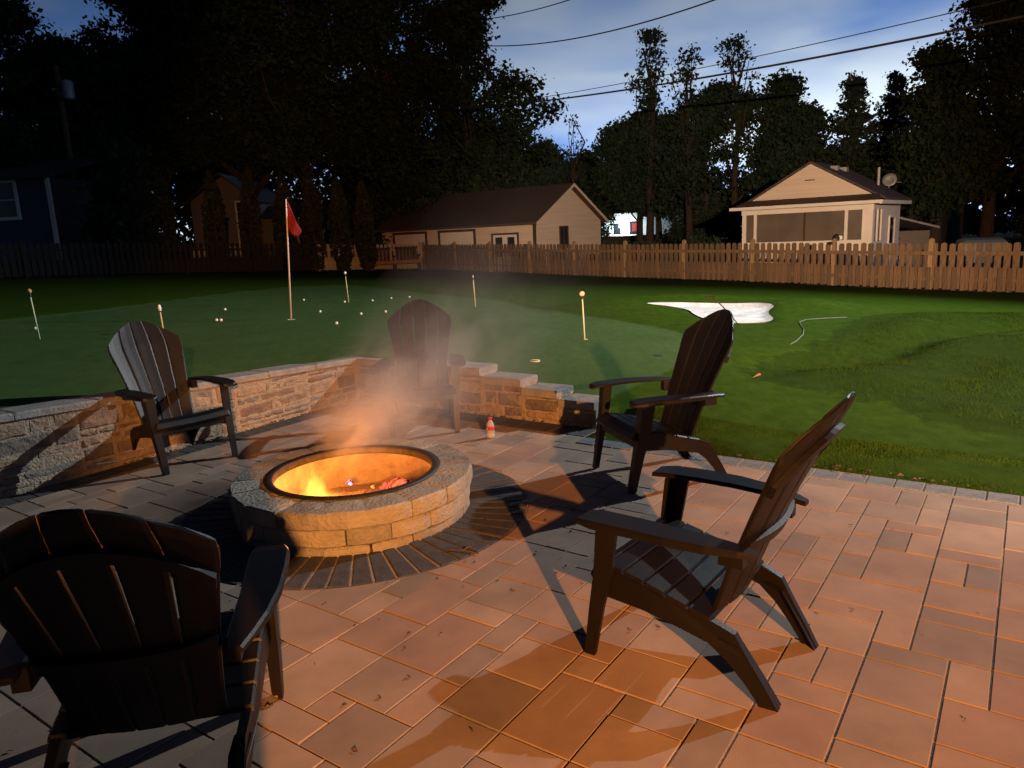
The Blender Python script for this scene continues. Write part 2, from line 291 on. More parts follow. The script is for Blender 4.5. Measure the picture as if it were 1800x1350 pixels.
def turf_nodes():
    t = ml.node_tree; n = t.nodes; l = t.links; b = n['Principled BSDF']; b.inputs['Roughness'].default_value = 1.0; b.inputs['Specular IOR Level'].default_value = 0.03
    tcn = n.new('ShaderNodeTexCoord')
    def noise(sc, det=5, st=(1, 1, 1)):
        m_ = n.new('ShaderNodeMapping'); l.new(tcn.outputs['Object'], m_.inputs[0]); m_.inputs['Scale'].default_value = st
        q = n.new('ShaderNodeTexNoise'); l.new(m_.outputs[0], q.inputs['Vector']); q.inputs['Scale'].default_value = sc; q.inputs['Detail'].default_value = det; q.inputs['Roughness'].default_value = 0.65; return q.outputs[0]
    def ramp(v, a, b_, p=(0.3, 0.7)):
        r = n.new('ShaderNodeValToRGB'); l.new(v, r.inputs[0]); e = r.color_ramp.elements; e[0].position, e[1].position = p; e[0].color = (*a, 1); e[1].color = (*b_, 1); return r.outputs[0]
    def edge(attr, w):
        a = n.new('ShaderNodeAttribute'); a.attribute_name = attr
        k = n.new('ShaderNodeMath'); k.operation = 'MULTIPLY_ADD'; l.new(noise(3.0, 4), k.inputs[0]); k.inputs[1].default_value = w; l.new(a.outputs['Fac'], k.inputs[2])
        r = n.new('ShaderNodeMapRange'); l.new(k.outputs[0], r.inputs[0]); r.inputs[1].default_value = w*.5-.03; r.inputs[2].default_value = w*.5+.03; return r.outputs[0]
    def mixc(f, a, b_):
        x = n.new('ShaderNodeMix'); x.data_type = 'RGBA'; l.new(f, x.inputs[0]); l.new(a, x.inputs[6]); l.new(b_, x.inputs[7]); return x.outputs[2]
    putt = ramp(noise(1.4, 7), (0.040, 0.074, 0.021), (0.052, 0.092, 0.027))
    fringe = ramp(noise(5, 8), (0.019, 0.042, 0.0015), (0.031, 0.060, 0.003))
    rough = ramp(noise(4, 8), (0.012, 0.027, 0.0008), (0.022, 0.042, 0.0018))
    c = mixc(edge('green_d', .06), fringe, putt); c = mixc(edge('rough_d', .9), c, rough)
    mid_ = ramp(noise(11, 8, (1, .45, 1)), (0.80, 0.82, 0.80), (1.16, 1.14, 1.16))
    x0 = n.new('ShaderNodeMix'); x0.data_type = 'RGBA'; x0.blend_type = 'MULTIPLY'; x0.inputs[0].default_value = 1; l.new(c, x0.inputs[6]); l.new(mid_, x0.inputs[7]); c = x0.outputs[2]
    fine = ramp(noise(90, 3), (0.72, 0.72, 0.72), (1.18, 1.18, 1.18))
    x = n.new('ShaderNodeMix'); x.data_type = 'RGBA'; x.blend_type = 'MULTIPLY'; x.inputs[0].default_value = 1; l.new(c, x.inputs[6]); l.new(fine, x.inputs[7]); l.new(x.outputs[2], b.inputs['Base Color'])
    bp = n.new('ShaderNodeBump'); l.new(noise(120, 4), bp.inputs['Height']); bp.inputs['Strength'].default_value = 0.55; bp.inputs['Distance'].default_value = 0.012; l.new(bp.outputs[0], b.inputs['Normal'])
turf_nodes(); gm.materials.append(ml)
tag(link('lawn', gm), kind='structure')

# bunker sand: its own sheet in the hollow
def sheet(name, poly, m, dz, step, parent=None, bumps=0.0):
    xs = [p[0] for p in poly]; ys = [p[1] for p in poly]
    cxm, cym = sum(xs)/len(xs), sum(ys)/len(ys); mb = MB(); rings = []
    for k in np.linspace(1.0, 0.04, step):
        r = []
        for px_, py_ in poly:
            X = cxm+(px_-cxm)*k; Y = cym+(py_-cym)*k
            r.append((X, Y, float(zt(X, Y)) + dz + bumps*math.sin(X*7+1)*math.sin(Y*6)*(1-k)*2))
        rings.append(r)
    mb.loft(rings, 0, (False, True)); return mb.obj(name, m, parent, True, False)
tag(sheet('bunker_sand', BUNK, M_BUNKER, 0.030, 14, bumps=.02), kind='structure')

# ------------------------------------------------------------------ patio
patio = MB()
def quad(a, b, c, d, z): patio.add([W(*a, z), W(*b, z), W(*c, z), W(*d, z)], [(0, 1, 2, 3)])
quad((-6, -5.33), (4.535, -5.33), (4.535, 9), (-6, 9), -0.0045)
patio.add([W(4.535, -5.33, -.0046), W(4.95, -5.33, -.0046), W(4.95, T_STEP, -.0046), W(4.535, T_STEP, -.0046)], [(0, 1, 2, 3)])
patio.add([W(4.535, T_STEP, -.0044), W(4.70, T_STEP, -.0044), W(4.70, 9, -.0044), W(4.535, 9, -.0044)], [(0, 1, 2, 3)])
patio_o = tag(patio.obj('patio', M_SAND), kind='structure')
PC = Vector((-.93, 4.07)); R_RING, R_OUT, R_IN, PIT_H = 0.99, 0.672, 0.458, 0.232
U8 = 0.125
FIX = [(14,-17,16,-15),(14,-15,17,-13),(12,-15,14,-13),(12,-13,14,-12),(14,-13,16,-12),(16,-13,18,-12),(17,-15,18,-13),(13,-12,15,-10),(15,-12,17,-10),(10,-12,13,-10),(10,-14,12,-12),
 (16,-10,17,-9),(16,-9,18,-7),(15,-8,16,-6),(13,-10,16,-8),(13,-8,15,-6),(16,-7,17,-5),(18,-9,20,-7),(20,-9,21,-7),(14,-6,16,-5),(18,-10,20,-9),
 (32,-6,34,-5),(31,-4,32,-2),(29,-4,31,-3),(29,-3,31,-2),(26,-4,29,-2),(24,-5,26,-2),(23,-5,24,-3),(25,-6,27,-5),(22,-3,24,-2),(21,-3,22,-1),(19,-3,21,-1),(20,-1,22,0),(22,-2,24,0),(27,-2,29,-1),(25,-2,27,0),(19,-4,21,-3),(18,-5,19,-3),(17,-3,19,-1),(18,-1,20,1),(21,-6,23,-3)]
S0, S1, T0, T1 = -8, 36, -41, 40
occ = np.zeros((S1-S0, T1-T0), bool); rects = []
def put(a, b, c, d):
    if occ[a-S0:c-S0, b-T0:d-T0].any(): return False
    occ[a-S0:c-S0, b-T0:d-T0] = True; rects.append((a, b, c, d)); return True
for q in FIX: put(*q)
prs = random.Random(5)
for a in range(S0, S1):
    for b in range(T0, T1):
        if occ[a-S0, b-T0]: continue
        ch = [(2, 2), (3, 2), (2, 3), (2, 1), (1, 2), (2, 2), (3, 2), (1, 2), (2, 3)]; prs.shuffle(ch)
        for (p, q) in ch+[(2, 1), (1, 2), (1, 1)]:
            if a+p <= S1 and b+q <= T1 and put(a, b, a+p, b+q): break
cells = [(a*U8, b*U8, c*U8, d*U8) for a, b, c, d in rects]
camv = Vector((0, 0, 1.52))
def seen_size(p):
    d = p-camv; zc = d.dot(f0)
    if zc < .3: return 0
    x = d.dot(cx)/zc*1300; y = d.dot(cy)/zc*1300
    return 1/(zc**3) if abs(x) < 960 and abs(y) < 735 else 0
def clip_ring(a, b, c, d, n=7):
    # outline of a paver, cut back where it meets the round soldier course
    pts = []
    for (p, q), (p2, q2) in zip([(a, b), (c, b), (c, d), (a, d)], [(c, b), (c, d), (a, d), (a, b)]):
        for k in range(n): pts.append((p+(p2-p)*k/n, q+(q2-q)*k/n))
    return pts
paver_list = []
cs, ct = ST(PC.x, PC.y)
for a, b, c, d in cells:
    g = .0036
    near = max(abs(np.hypot(x-cs, y-ct)) for x in (a, c) for y in (b, d))
    far = min(np.hypot(np.clip(cs, a, c)-cs, np.clip(ct, b, d)-ct), 9)
    if near < R_RING: continue
    cut = far < R_RING
    if cut:
        base = clip_ring(a+g, b+g, c-g, d-g); out = []
        for (x, y) in base:
            q = np.hypot(x-cs, y-ct)
            if q < R_RING+.006: k = (R_RING+.006)/q; x, y = cs+(x-cs)*k, ct+(y-ct)*k
            out.append((np.clip(x, a+g, c-g), np.clip(y, b+g, d-g)))
        ar = abs(sum(out[i][0]*out[i-1][1]-out[i-1][0]*out[i][1] for i in range(len(out))))/2
        if ar < .0012: continue
        P = out
    else: P = [(a+g, b+g), (c-g, b+g), (c-g, d-g), (a+g, d-g)]
    mx = sum(p[0] for p in P)/len(P); my = sum(p[1] for p in P)/len(P)
    paver_list.append((seen_size(W(mx, my))*(c-a)*(d-b), P, mx, my))
paver_list.sort(key=lambda q: -q[0])
rest = MB()
def paver_mesh(mb, P, mx, my, mi, loc=True):
    h = prs.uniform(-.0016, .0016); tx, ty = prs.uniform(-.006, .006), prs.uniform(-.006, .006)
    o = W(mx, my) if loc else Vector((0, 0, 0)); rings = []
    for ins, z in ((0, -.03), (0, -.0018), (.0022, 0.0)):
        r = []
        for (s, t) in P:
            q = math.hypot(s-mx, t-my); k = 1-ins/max(q, .02)*1.2
            s2, t2 = mx+(s-mx)*k, my+(t-my)*k
            r.append(W(s2, t2, z+h+(s2-mx)*tx+(t2-my)*ty) - o)
        rings.append(r)
    mb.loft(rings, mi, (False, True))
for i, (k, P, mx, my) in enumerate(paver_list):
    mi = prs.choices(range(5), (3, 2.2, 1.6, 2.6, 2))[0]
    if i < 290 and k > 0:
        mb = MB(); paver_mesh(mb, P, mx, my, 0); o = mb.obj('paver', PAVE[mi], patio_o); o.location = W(mx, my)
    else: paver_mesh(rest, P, mx, my, mi, False)
tag(rest.obj('far_pavers', PAVE, patio_o), kind='stuff')
# soldier courses: dark along the walls, grey kerb along the lawn
def course(name, m, s0, s1, t0, t1, along_t=True, w=.105):
    n = int(abs((t1-t0) if along_t else (s1-s0))/w)
    for i in range(n):
        j = prs.uniform(-.002, .002)
        if along_t: a, c, b, d = s0+.004, s1-.004, t0+(t1-t0)*i/n+.005, t0+(t1-t0)*(i+1)/n-.005
        else: a, c, b, d = s0+(s1-s0)*i/n+.003, s0+(s1-s0)*(i+1)/n-.003, t0+.004, t1-.004
        P = [(a, b), (c, b), (c, d), (a, d)]; mx, my = (a+c)/2, (b+d)/2
        if seen_size(W(mx, my)) == 0: continue
        mb = MB(); paver_mesh(mb, P, mx, my, 0); o = mb.obj(name, m, patio_o); o.location = W(mx, my, j)
course('soldier_paver', M_CHAR, 4.705, 4.94, -5.1, T_STEP-.01)
course('soldier_paver', M_CHAR, 1.0, 4.70, -5.32, -5.13, False)
course('kerb_paver', M_KERB, S_KERB0, S_KERB1, T_STEP+.01, 3.2, True, .15)
fillp = MB()
for k in range(22):
    a = T_STEP-2.65+k*.125
    if a > T_STEP-.1: break
    paver_mesh(fillp, [(4.505, a), (4.70, a), (4.70, a+.12), (4.505, a+.12)], 4.6, a+.06, prs.randrange(5), False)
tag(fillp.obj('edge_pavers', PAVE, patio_o), kind='stuff')
# round soldier course about the fire pit
NR = 58
for i in range(NR):
    a0 = 2*math.pi*i/NR + .006; a1 = 2*math.pi*(i+1)/NR - .006
    am = (a0+a1)/2; rm = (R_RING+R_OUT-.02)/2; o = Vector((PC.x+rm*math.cos(am), PC.y+rm*math.sin(am), 0)); rings = []
    hh = prs.uniform(-.002, .003); tl = prs.uniform(-.01, .01)
    for ins, z in ((0, -.03), (0, -.003), (.005, .001)):
        r = []
        for rr_, aa in ((R_OUT-.03+ins, a0), (R_RING-.002-ins, a0), (R_RING-.002-ins, a1), (R_OUT-.03+ins, a1)):
            aa = aa + (ins/rr_ if aa == a0 else -ins/rr_)
            r.append((PC.x+rr_*math.cos(aa)-o.x, PC.y+rr_*math.sin(aa)-o.y, z+hh+(aa-am)*tl))
        rings.append(r)
    mb = MB(); mb.loft(rings, 0, (False, True)); q = mb.obj('ring_paver', M_CHAR, patio_o); q.location = o

# ------------------------------------------------------------------ retaining wall with stacked stones
wall = empty('retaining_wall', W(S_WALL, T_WALL, 0))
tag(wall, 'low corner retaining wall of brown stacked stone with pale mortar, stepping down beside the patio', 'wall')
WI = wall.matrix_world.inverted() if False else Matrix.Translation(-W(S_WALL, T_WALL, 0))
def LW(s, t, z): return W(s, t, z) - W(S_WALL, T_WALL, 0)
def topz_left(s): return 0.405 + (S_WALL-s)*0.042
STEPS = [(-5.33, -3.81, .405), (-3.81, -3.39, .338), (-3.39, -3.04, .272), (-3.04, -2.70, .206)]
core = MB()
ss = np.linspace(0.4, S_WALL+.24, 12)
core.loft([[LW(s, -5.343, -.1), LW(s, -5.58, -.1), LW(s, -5.58, topz_left(min(s, S_WALL))-.045), LW(s, -5.343, topz_left(min(s, S_WALL))-.045)] for s in ss])
for a, b, zz in STEPS:
    core.loft([[LW(4.964, t, -.1), LW(5.19, t, -.1), LW(5.19, t, zz-.05), LW(4.964, t, zz-.05)] for t in (a+.001, b-.001)])
core.obj('mortar_core', M_MORTAR, wall)
srs = random.Random(3)
def stone(face, a, b, z0, z1):
    """one ledger stone on a wall face; a..b along the wall, z0..z1 up"""
    d = srs.uniform(.008, .022); j = lambda k=.006: srs.uniform(-k, k); c = .010; rings = []
    n = 5
    def outline(ins):
        pts = []
        top = [(a+ins + (b-a-2*ins)*i/n) for i in range(n+1)]
        return top
    jb = [j() for _ in range(n+1)]; jt = [j() for _ in range(n+1)]
    for ins, dep in ((0, -.03), (.001, d-.008), (c, d)):
        xs = outline(ins)
        low = [(x, z0+ins+jb[i]) for i, x in enumerate(xs)]; hi = [(x, z1-ins+jt[i]) for i, x in enumerate(xs)][::-1]
        r = []
        for (x, z) in low+hi:
            dj = j(.004) if dep == d else 0
            r.append(LW(x, T_WALL-.022+dep+dj, z) if face == 'left' else LW(S_WALL+.022-dep-dj, x, z))
        rings.append(r)
    mb = MB(); mb.loft(rings, 0, (False, True)); mb.obj('stone', srs.choice(STONE), wall)
def fill_wall(face, a0, a1, ztop, z_lo=.012):
    a = a0
    while a < a1-.05:
        wcol = min(srs.uniform(.45, .8), a1-a)
        if a1-(a+wcol) < .2: wcol = a1-a
        z = z_lo; top = ztop(a+wcol/2)-.05
        while z < top-.02:
            h_ = srs.choice([.045, .06, .07, .085, .105, .12])
            if top-(z+h_) < .035: h_ = top-z
            x = a
            while x < a+wcol-.01:
                w_ = srs.uniform(.13, .42)
                if a+wcol-(x+w_) < .11: w_ = a+wcol-x
                stone(face, x+srs.uniform(.007, .014), x+w_-srs.uniform(.007, .014), z+.007, z+h_-.007); x += w_
            z += h_
        a += wcol
fill_wall('left', 0.55, S_WALL-.01, topz_left)
for a, b, zz in STEPS: fill_wall('right', a+.02 if a > -5.3 else a+.03, b, lambda q, zz=zz: zz)
s = 0.5; ci = 0
while s < S_WALL+.2:
    e = min(s+srs.uniform(.42, .62), S_WALL+.24)
    z0, z1 = topz_left(min(s, S_WALL)), topz_left(min(e, S_WALL)); dz = srs.uniform(-.003, .003)
    mb = MB(); r = []
    for sx, zz in ((s+.003, z0+dz), (s+.02, z0+dz), (e-.02, z1+dz), (e-.003, z1+dz)):
        f_ = .006 if sx in (s+.003, e-.003) else 0
        r.append([LW(sx, T_WALL+.006, zz-.048), LW(sx, -5.6, zz-.048), LW(sx, -5.6, zz-.004-f_), LW(sx, T_WALL-.004, zz-f_), LW(sx, T_WALL+.006, zz-.01-f_)])
    mb.loft(r); mb.obj('cap_stone', M_CAP, wall); s = e
for a, b, zz in STEPS:
    t = a if a > -5.3 else T_WALL+.02
    while t < b-.02:
        e = min(t+srs.uniform(.36, .5), b)
        if b-e < .15: e = b
        mb = MB(); r = []
        for tx in (t+.003, t+.015, e-.015, e-.003):
            f_ = .005 if tx in (t+.003, e-.003) else 0
            r.append([LW(S_WALL-.012, tx, zz-.062), LW(5.21, tx, zz-.062), LW(5.21, tx, zz-.004-f_), LW(S_WALL-.002, tx, zz-f_), LW(S_WALL-.012, tx, zz-.01-f_)])
        mb.loft(r); mb.obj('cap_stone', M_CAP, wall); t = e

# ------------------------------------------------------------------ fire pit
pit = empty('fire_pit', (PC.x, PC.y, 0)); tag(pit, 'round fire pit of tan concrete blocks with black steel rim, fire burning inside', 'fire pit')
def pit_block(r0_, r1_, a0, a1, z0, z1, m):
    rings = []; K = 5
    for k in range(K+1):
        a = a0+(a1-a0)*k/K; e = .006 if k in (0, K) else 0; ch = .010
        jo = prs.uniform(-.0035, .0035)
        pr = [(r0_, z0+e), (r1_-ch+jo, z0+e), (r1_-e+jo, z0+ch), (r1_-e+jo+.002, (z0+z1)/2), (r1_-e+jo, z1-ch), (r1_-ch+jo, z1-e), (r0_, z1-e)]
        rings.append([(r*math.cos(a), r*math.sin(a), z) for r, z in pr])
    mb = MB(); mb.loft(rings); return mb.obj('block', m, pit)
NB = 18
for c_, (z0, z1) in enumerate(((-.02, .042), (.044, .137), (.139, PIT_H))):
    off = (.5 if c_ == 1 else 0)*2*math.pi/NB + .12
    rr_ = R_OUT + (.004 if c_ == 2 else -.012 if c_ == 1 else -.02)
    for i in range(NB):
        a = off + 2*math.pi*i/NB + prs.uniform(-.015, .015)
        pit_block(R_IN+.012, rr_, a+.004, off+2*math.pi*(i+1)/NB-.004, z0, z1, BLOCK[prs.randrange(3)])
mb = MB(); mb.lathe([(R_IN-.002, .01), (R_IN-.002, PIT_H+.002), (R_IN+.036, PIT_H+.003), (R_IN+.038, PIT_H+.009), (R_IN-.006, PIT_H+.011), (R_IN-.012, PIT_H+.004), (R_IN-.012, PIT_H-.03), (R_IN-.010, PIT_H-.034)], 72, cap=(False, False)); mb.obj('steel_rim', M_STEEL, pit, True)
mb = MB(); mb.lathe([(R_IN-.006, -.10), (R_IN-.006, PIT_H-.03)], 72, cap=(False, False)); mb.obj('steel_liner', M_LINER, pit, True)
mb = MB(); rings = []
for r in np.linspace(R_IN, .02, 10):
    rings.append([(r*math.cos(q), r*math.sin(q), -.06+.03*math.sin(q*3+r*9)*math.cos(q*5)*(R_IN-r)*3) for q in np.linspace(0, 2*math.pi, 40, endpoint=False)])
mb.loft(rings, 0, (False, True)); mb.obj('ash_bed', M_ASH, pit, True)
# charred logs, embers, flames
M_LOG = mat('charred_log', (0.02, 0.015, 0.012), 0.9, (0.06, 0.03, 0.02), 12, 6, 0.9, 30)
def ember_mat(name, col, st):
    m = mat(name, (0.03, 0.015, 0.01), 0.9); t = m.node_tree; b = t.nodes['Principled BSDF']
    tcx = t.nodes.new('ShaderNodeTexCoord'); nz = t.nodes.new('ShaderNodeTexNoise'); t.links.new(tcx.outputs['Object'], nz.inputs['Vector']); nz.inputs['Scale'].default_value = 28; nz.inputs['Detail'].default_value = 4
    rp = t.nodes.new('ShaderNodeValToRGB'); t.links.new(nz.outputs[0], rp.inputs[0]); rp.color_ramp.elements[0].position = .42; rp.color_ramp.elements[1].position = .62
    mu = t.nodes.new('ShaderNodeMath'); mu.operation = 'MULTIPLY'; t.links.new(rp.outputs[0], mu.inputs[0]); mu.inputs[1].default_value = st
    b.inputs['Emission Color'].default_value = (*col, 1); t.links.new(mu.outputs[0], b.inputs['Emission Strength']); return m
M_EMBER = ember_mat('ember_red', (1.0, 0.07, 0.05), 2.6); M_EMBER2 = ember_mat('ember_pink', (1.0, 0.25, 0.42), 4.5); M_EMBER3 = ember_mat('ember_orange', (1.0, 0.22, 0.03), 4.0)
def log(name, p, q, r, m):
    p, q = Vector(p), Vector(q); pts = [p.lerp(q, k/6) + Vector((prs.uniform(-.012, .012), prs.uniform(-.012, .012), prs.uniform(-.008, .008))) for k in range(7)]
    o = MB().tube(pts, [r*.8]+[r*prs.uniform(.9, 1.1) for _ in range(5)]+[r*.75], 9).obj(name, m, None, False); return o
LX = lambda x, y, z: (PC.x+x, PC.y+y, z)
fl = [('charred_log', LX(-.18, .10, .02), LX(.30, -.02, .07), .05, M_LOG, 'charred firewood log lying across the ash bed'),
      ('charred_log', LX(.12, .26, .03), LX(.30, .02, .12), .045, M_EMBER, 'red glowing log leaning on the liner of the fire pit'),
      ('charred_log', LX(.02, -.02, .0), LX(.34, .16, .06), .04, M_EMBER2, 'pink glowing log in the middle of the ember bed')]
for nm, p, q, r, m, lb in fl: tag(log(nm, p, q, r, m), lb, 'log')
emb = MB()
for i in range(90):
    a = prs.uniform(0, 6.3); q = abs(prs.gauss(0, .16)); x, y = PC.x+.14+q*math.cos(a)*1.2, PC.y+.06+q*math.sin(a); s_ = prs.uniform(.012, .035); z = prs.uniform(-.03, .05)
    if math.hypot(x-PC.x, y-PC.y) > R_IN-.04: continue
    vs = [(x+s_*prs.uniform(.5, 1)*d[0], y+s_*prs.uniform(.5, 1)*d[1], z+s_*prs.uniform(.5, 1)*d[2]) for d in ((1, 0, 0), (-1, 0, 0), (0, 1, 0), (0, -1, 0), (0, 0, 1), (0, 0, -1))]
    emb.add(vs, [(0, 2, 4), (2, 1, 4), (1, 3, 4), (3, 0, 4), (2, 0, 5), (1, 2, 5), (3, 1, 5), (0, 3, 5)], prs.choice([0, 0, 1, 2]))
tag(emb.obj('embers', [M_EMBER, M_EMBER2, M_EMBER3]), 'bed of red and pink glowing embers in the fire pit', 'embers', kind='stuff')
def vol_mat(name, build):
    m = bpy.data.materials.new(name); m.use_nodes = True; t = m.node_tree; t.nodes.clear(); o = t.nodes.new('ShaderNodeOutputMaterial'); v = t.nodes.new('ShaderNodeVolumePrincipled'); t.links.new(v.outputs[0], o.inputs['Volume']); build(t, v); return m
def tmath(t, op, a, b=None, clamp=False):
    n = t.nodes.new('ShaderNodeMath'); n.operation = op; n.use_clamp = clamp
    for i, v in enumerate((a, b)):
        if v is None: continue
        if isinstance(v, (int, float)): n.inputs[i].default_value = v
        else: t.links.new(v, n.inputs[i])
    return n.outputs[0]
def flame_build(t, v):
    tcx = t.nodes.new('ShaderNodeTexCoord'); sp = t.nodes.new('ShaderNodeSeparateXYZ'); t.links.new(tcx.outputs['Object'], sp.inputs[0])
    mp_ = t.nodes.new('ShaderNodeMapping'); t.links.new(tcx.outputs['Object'], mp_.inputs[0]); mp_.inputs['Scale'].default_value = (9, 9, 3.2)
    nz = t.nodes.new('ShaderNodeTexNoise'); t.links.new(mp_.outputs[0], nz.inputs['Vector']); nz.inputs['Scale'].default_value = 1.3; nz.inputs['Detail'].default_value = 3; nz.inputs['Distortion'].default_value = .6
    r2 = tmath(t, 'ADD', tmath(t, 'POWER', tmath(t, 'ABSOLUTE', tmath(t, 'DIVIDE', sp.outputs[0], .17)), 2.0), tmath(t, 'POWER', tmath(t, 'ABSOLUTE', tmath(t, 'DIVIDE', sp.outputs[1], .15)), 2.0))
    hz = tmath(t, 'MULTIPLY', sp.outputs[2], 2.8)
    k = tmath(t, 'SUBTRACT', tmath(t, 'SUBTRACT', tmath(t, 'MULTIPLY', nz.outputs[0], 2.1), .25), tmath(t, 'ADD', r2, hz))
    e = tmath(t, 'MULTIPLY', tmath(t, 'MAXIMUM', k, 0.0), 42.0)
    v.inputs['Density'].default_value = 0.0; v.inputs['Emission Color'].default_value = (1.0, 0.40, 0.055, 1); t.links.new(e, v.inputs['Emission Strength'])
fm = MB(); fm.lathe([(.03, -.05), (.19, -.04), (.20, .05), (.15, .18), (.06, .30), (.02, .33)], 20)
flame = fm.obj('flame', vol_mat('flame', flame_build)); flame.location = (PC.x-.22, PC.y-.12, 0.0)
tag(flame, 'small yellow flame rising inside the fire pit', 'flame')
add_light('fire_light', 'POINT', (PC.x-.16, PC.y-.06, .10), 72, (1.0, 0.30, 0.035), shadow_soft_size=0.10)
add_light('ember_light', 'POINT', (PC.x+.18, PC.y-.02, .11), 12, (1.0, 0.22, 0.05), shadow_soft_size=0.08)
# smoke drifting off the pit
def smoke_build(t, v):
    tcx = t.nodes.new('ShaderNodeTexCoord'); sp = t.nodes.new('ShaderNodeSeparateXYZ'); t.links.new(tcx.outputs['Object'], sp.inputs[0])
    nz = t.nodes.new('ShaderNodeTexNoise'); mp_ = t.nodes.new('ShaderNodeMapping'); t.links.new(tcx.outputs['Object'], mp_.inputs[0]); mp_.inputs['Scale'].default_value = (2.2, 4.2, 4.2)
    t.links.new(mp_.outputs[0], nz.inputs['Vector']); nz.inputs['Scale'].default_value = 1.2; nz.inputs['Detail'].default_value = 4; nz.inputs['Distortion'].default_value = .8
    w = tmath(t, 'ADD', tmath(t, 'MULTIPLY', sp.outputs[0], .22), .17)
    q = tmath(t, 'ADD', tmath(t, 'POWER', tmath(t, 'ABSOLUTE', tmath(t, 'DIVIDE', sp.outputs[1], w)), 2.0), tmath(t, 'POWER', tmath(t, 'ABSOLUTE', tmath(t, 'DIVIDE', sp.outputs[2], w)), 2.0))
    ga = tmath(t, 'POWER', 2.718, tmath(t, 'MULTIPLY', q, -1.3))
    fade = tmath(t, 'POWER', 2.718, tmath(t, 'MULTIPLY', sp.outputs[0], -2.3))
    ends = tmath(t, 'MULTIPLY', tmath(t, 'MULTIPLY', tmath(t, 'SUBTRACT', sp.outputs[0], .06), 3.2, True), tmath(t, 'MULTIPLY', tmath(t, 'SUBTRACT', 2.9, sp.outputs[0]), 1.0, True))
    nn = tmath(t, 'ADD', tmath(t, 'MULTIPLY', tmath(t, 'SUBTRACT', nz.outputs[0], .34), 3.4, True), .12)
    d = tmath(t, 'MULTIPLY', tmath(t, 'MULTIPLY', tmath(t, 'MULTIPLY', ga, fade), tmath(t, 'MULTIPLY', nn, ends)), SMOKE_D)
    t.links.new(d, v.inputs['Density']); v.inputs['Color'].default_value = (.82, .80, .78, 1); v.inputs['Anisotropy'].default_value = 0.25
SMOKE_D = 11.5
sm = MB(); sm.loft([[(x, r*math.cos(q), r*math.sin(q)) for q in np.linspace(0, 2*math.pi, 14, endpoint=False)] for x, r in ((-.02, .24), (.3, .40), (.8, .62), (1.6, .90), (2.3, 1.1), (2.9, 1.25))])
smoke = sm.obj('smoke', vol_mat('smoke', smoke_build)); tag(smoke, 'thin wood smoke drifting from the fire pit towards the stone wall', 'smoke', kind='stuff')
sdir = (Vector((-.45, 5.15, .70)) - Vector((-1.22, 4.36, .24))).normalized()
smoke.location = (-1.22, 4.36, .225); smoke.rotation_euler = sdir.to_track_quat('X', 'Z').to_euler()

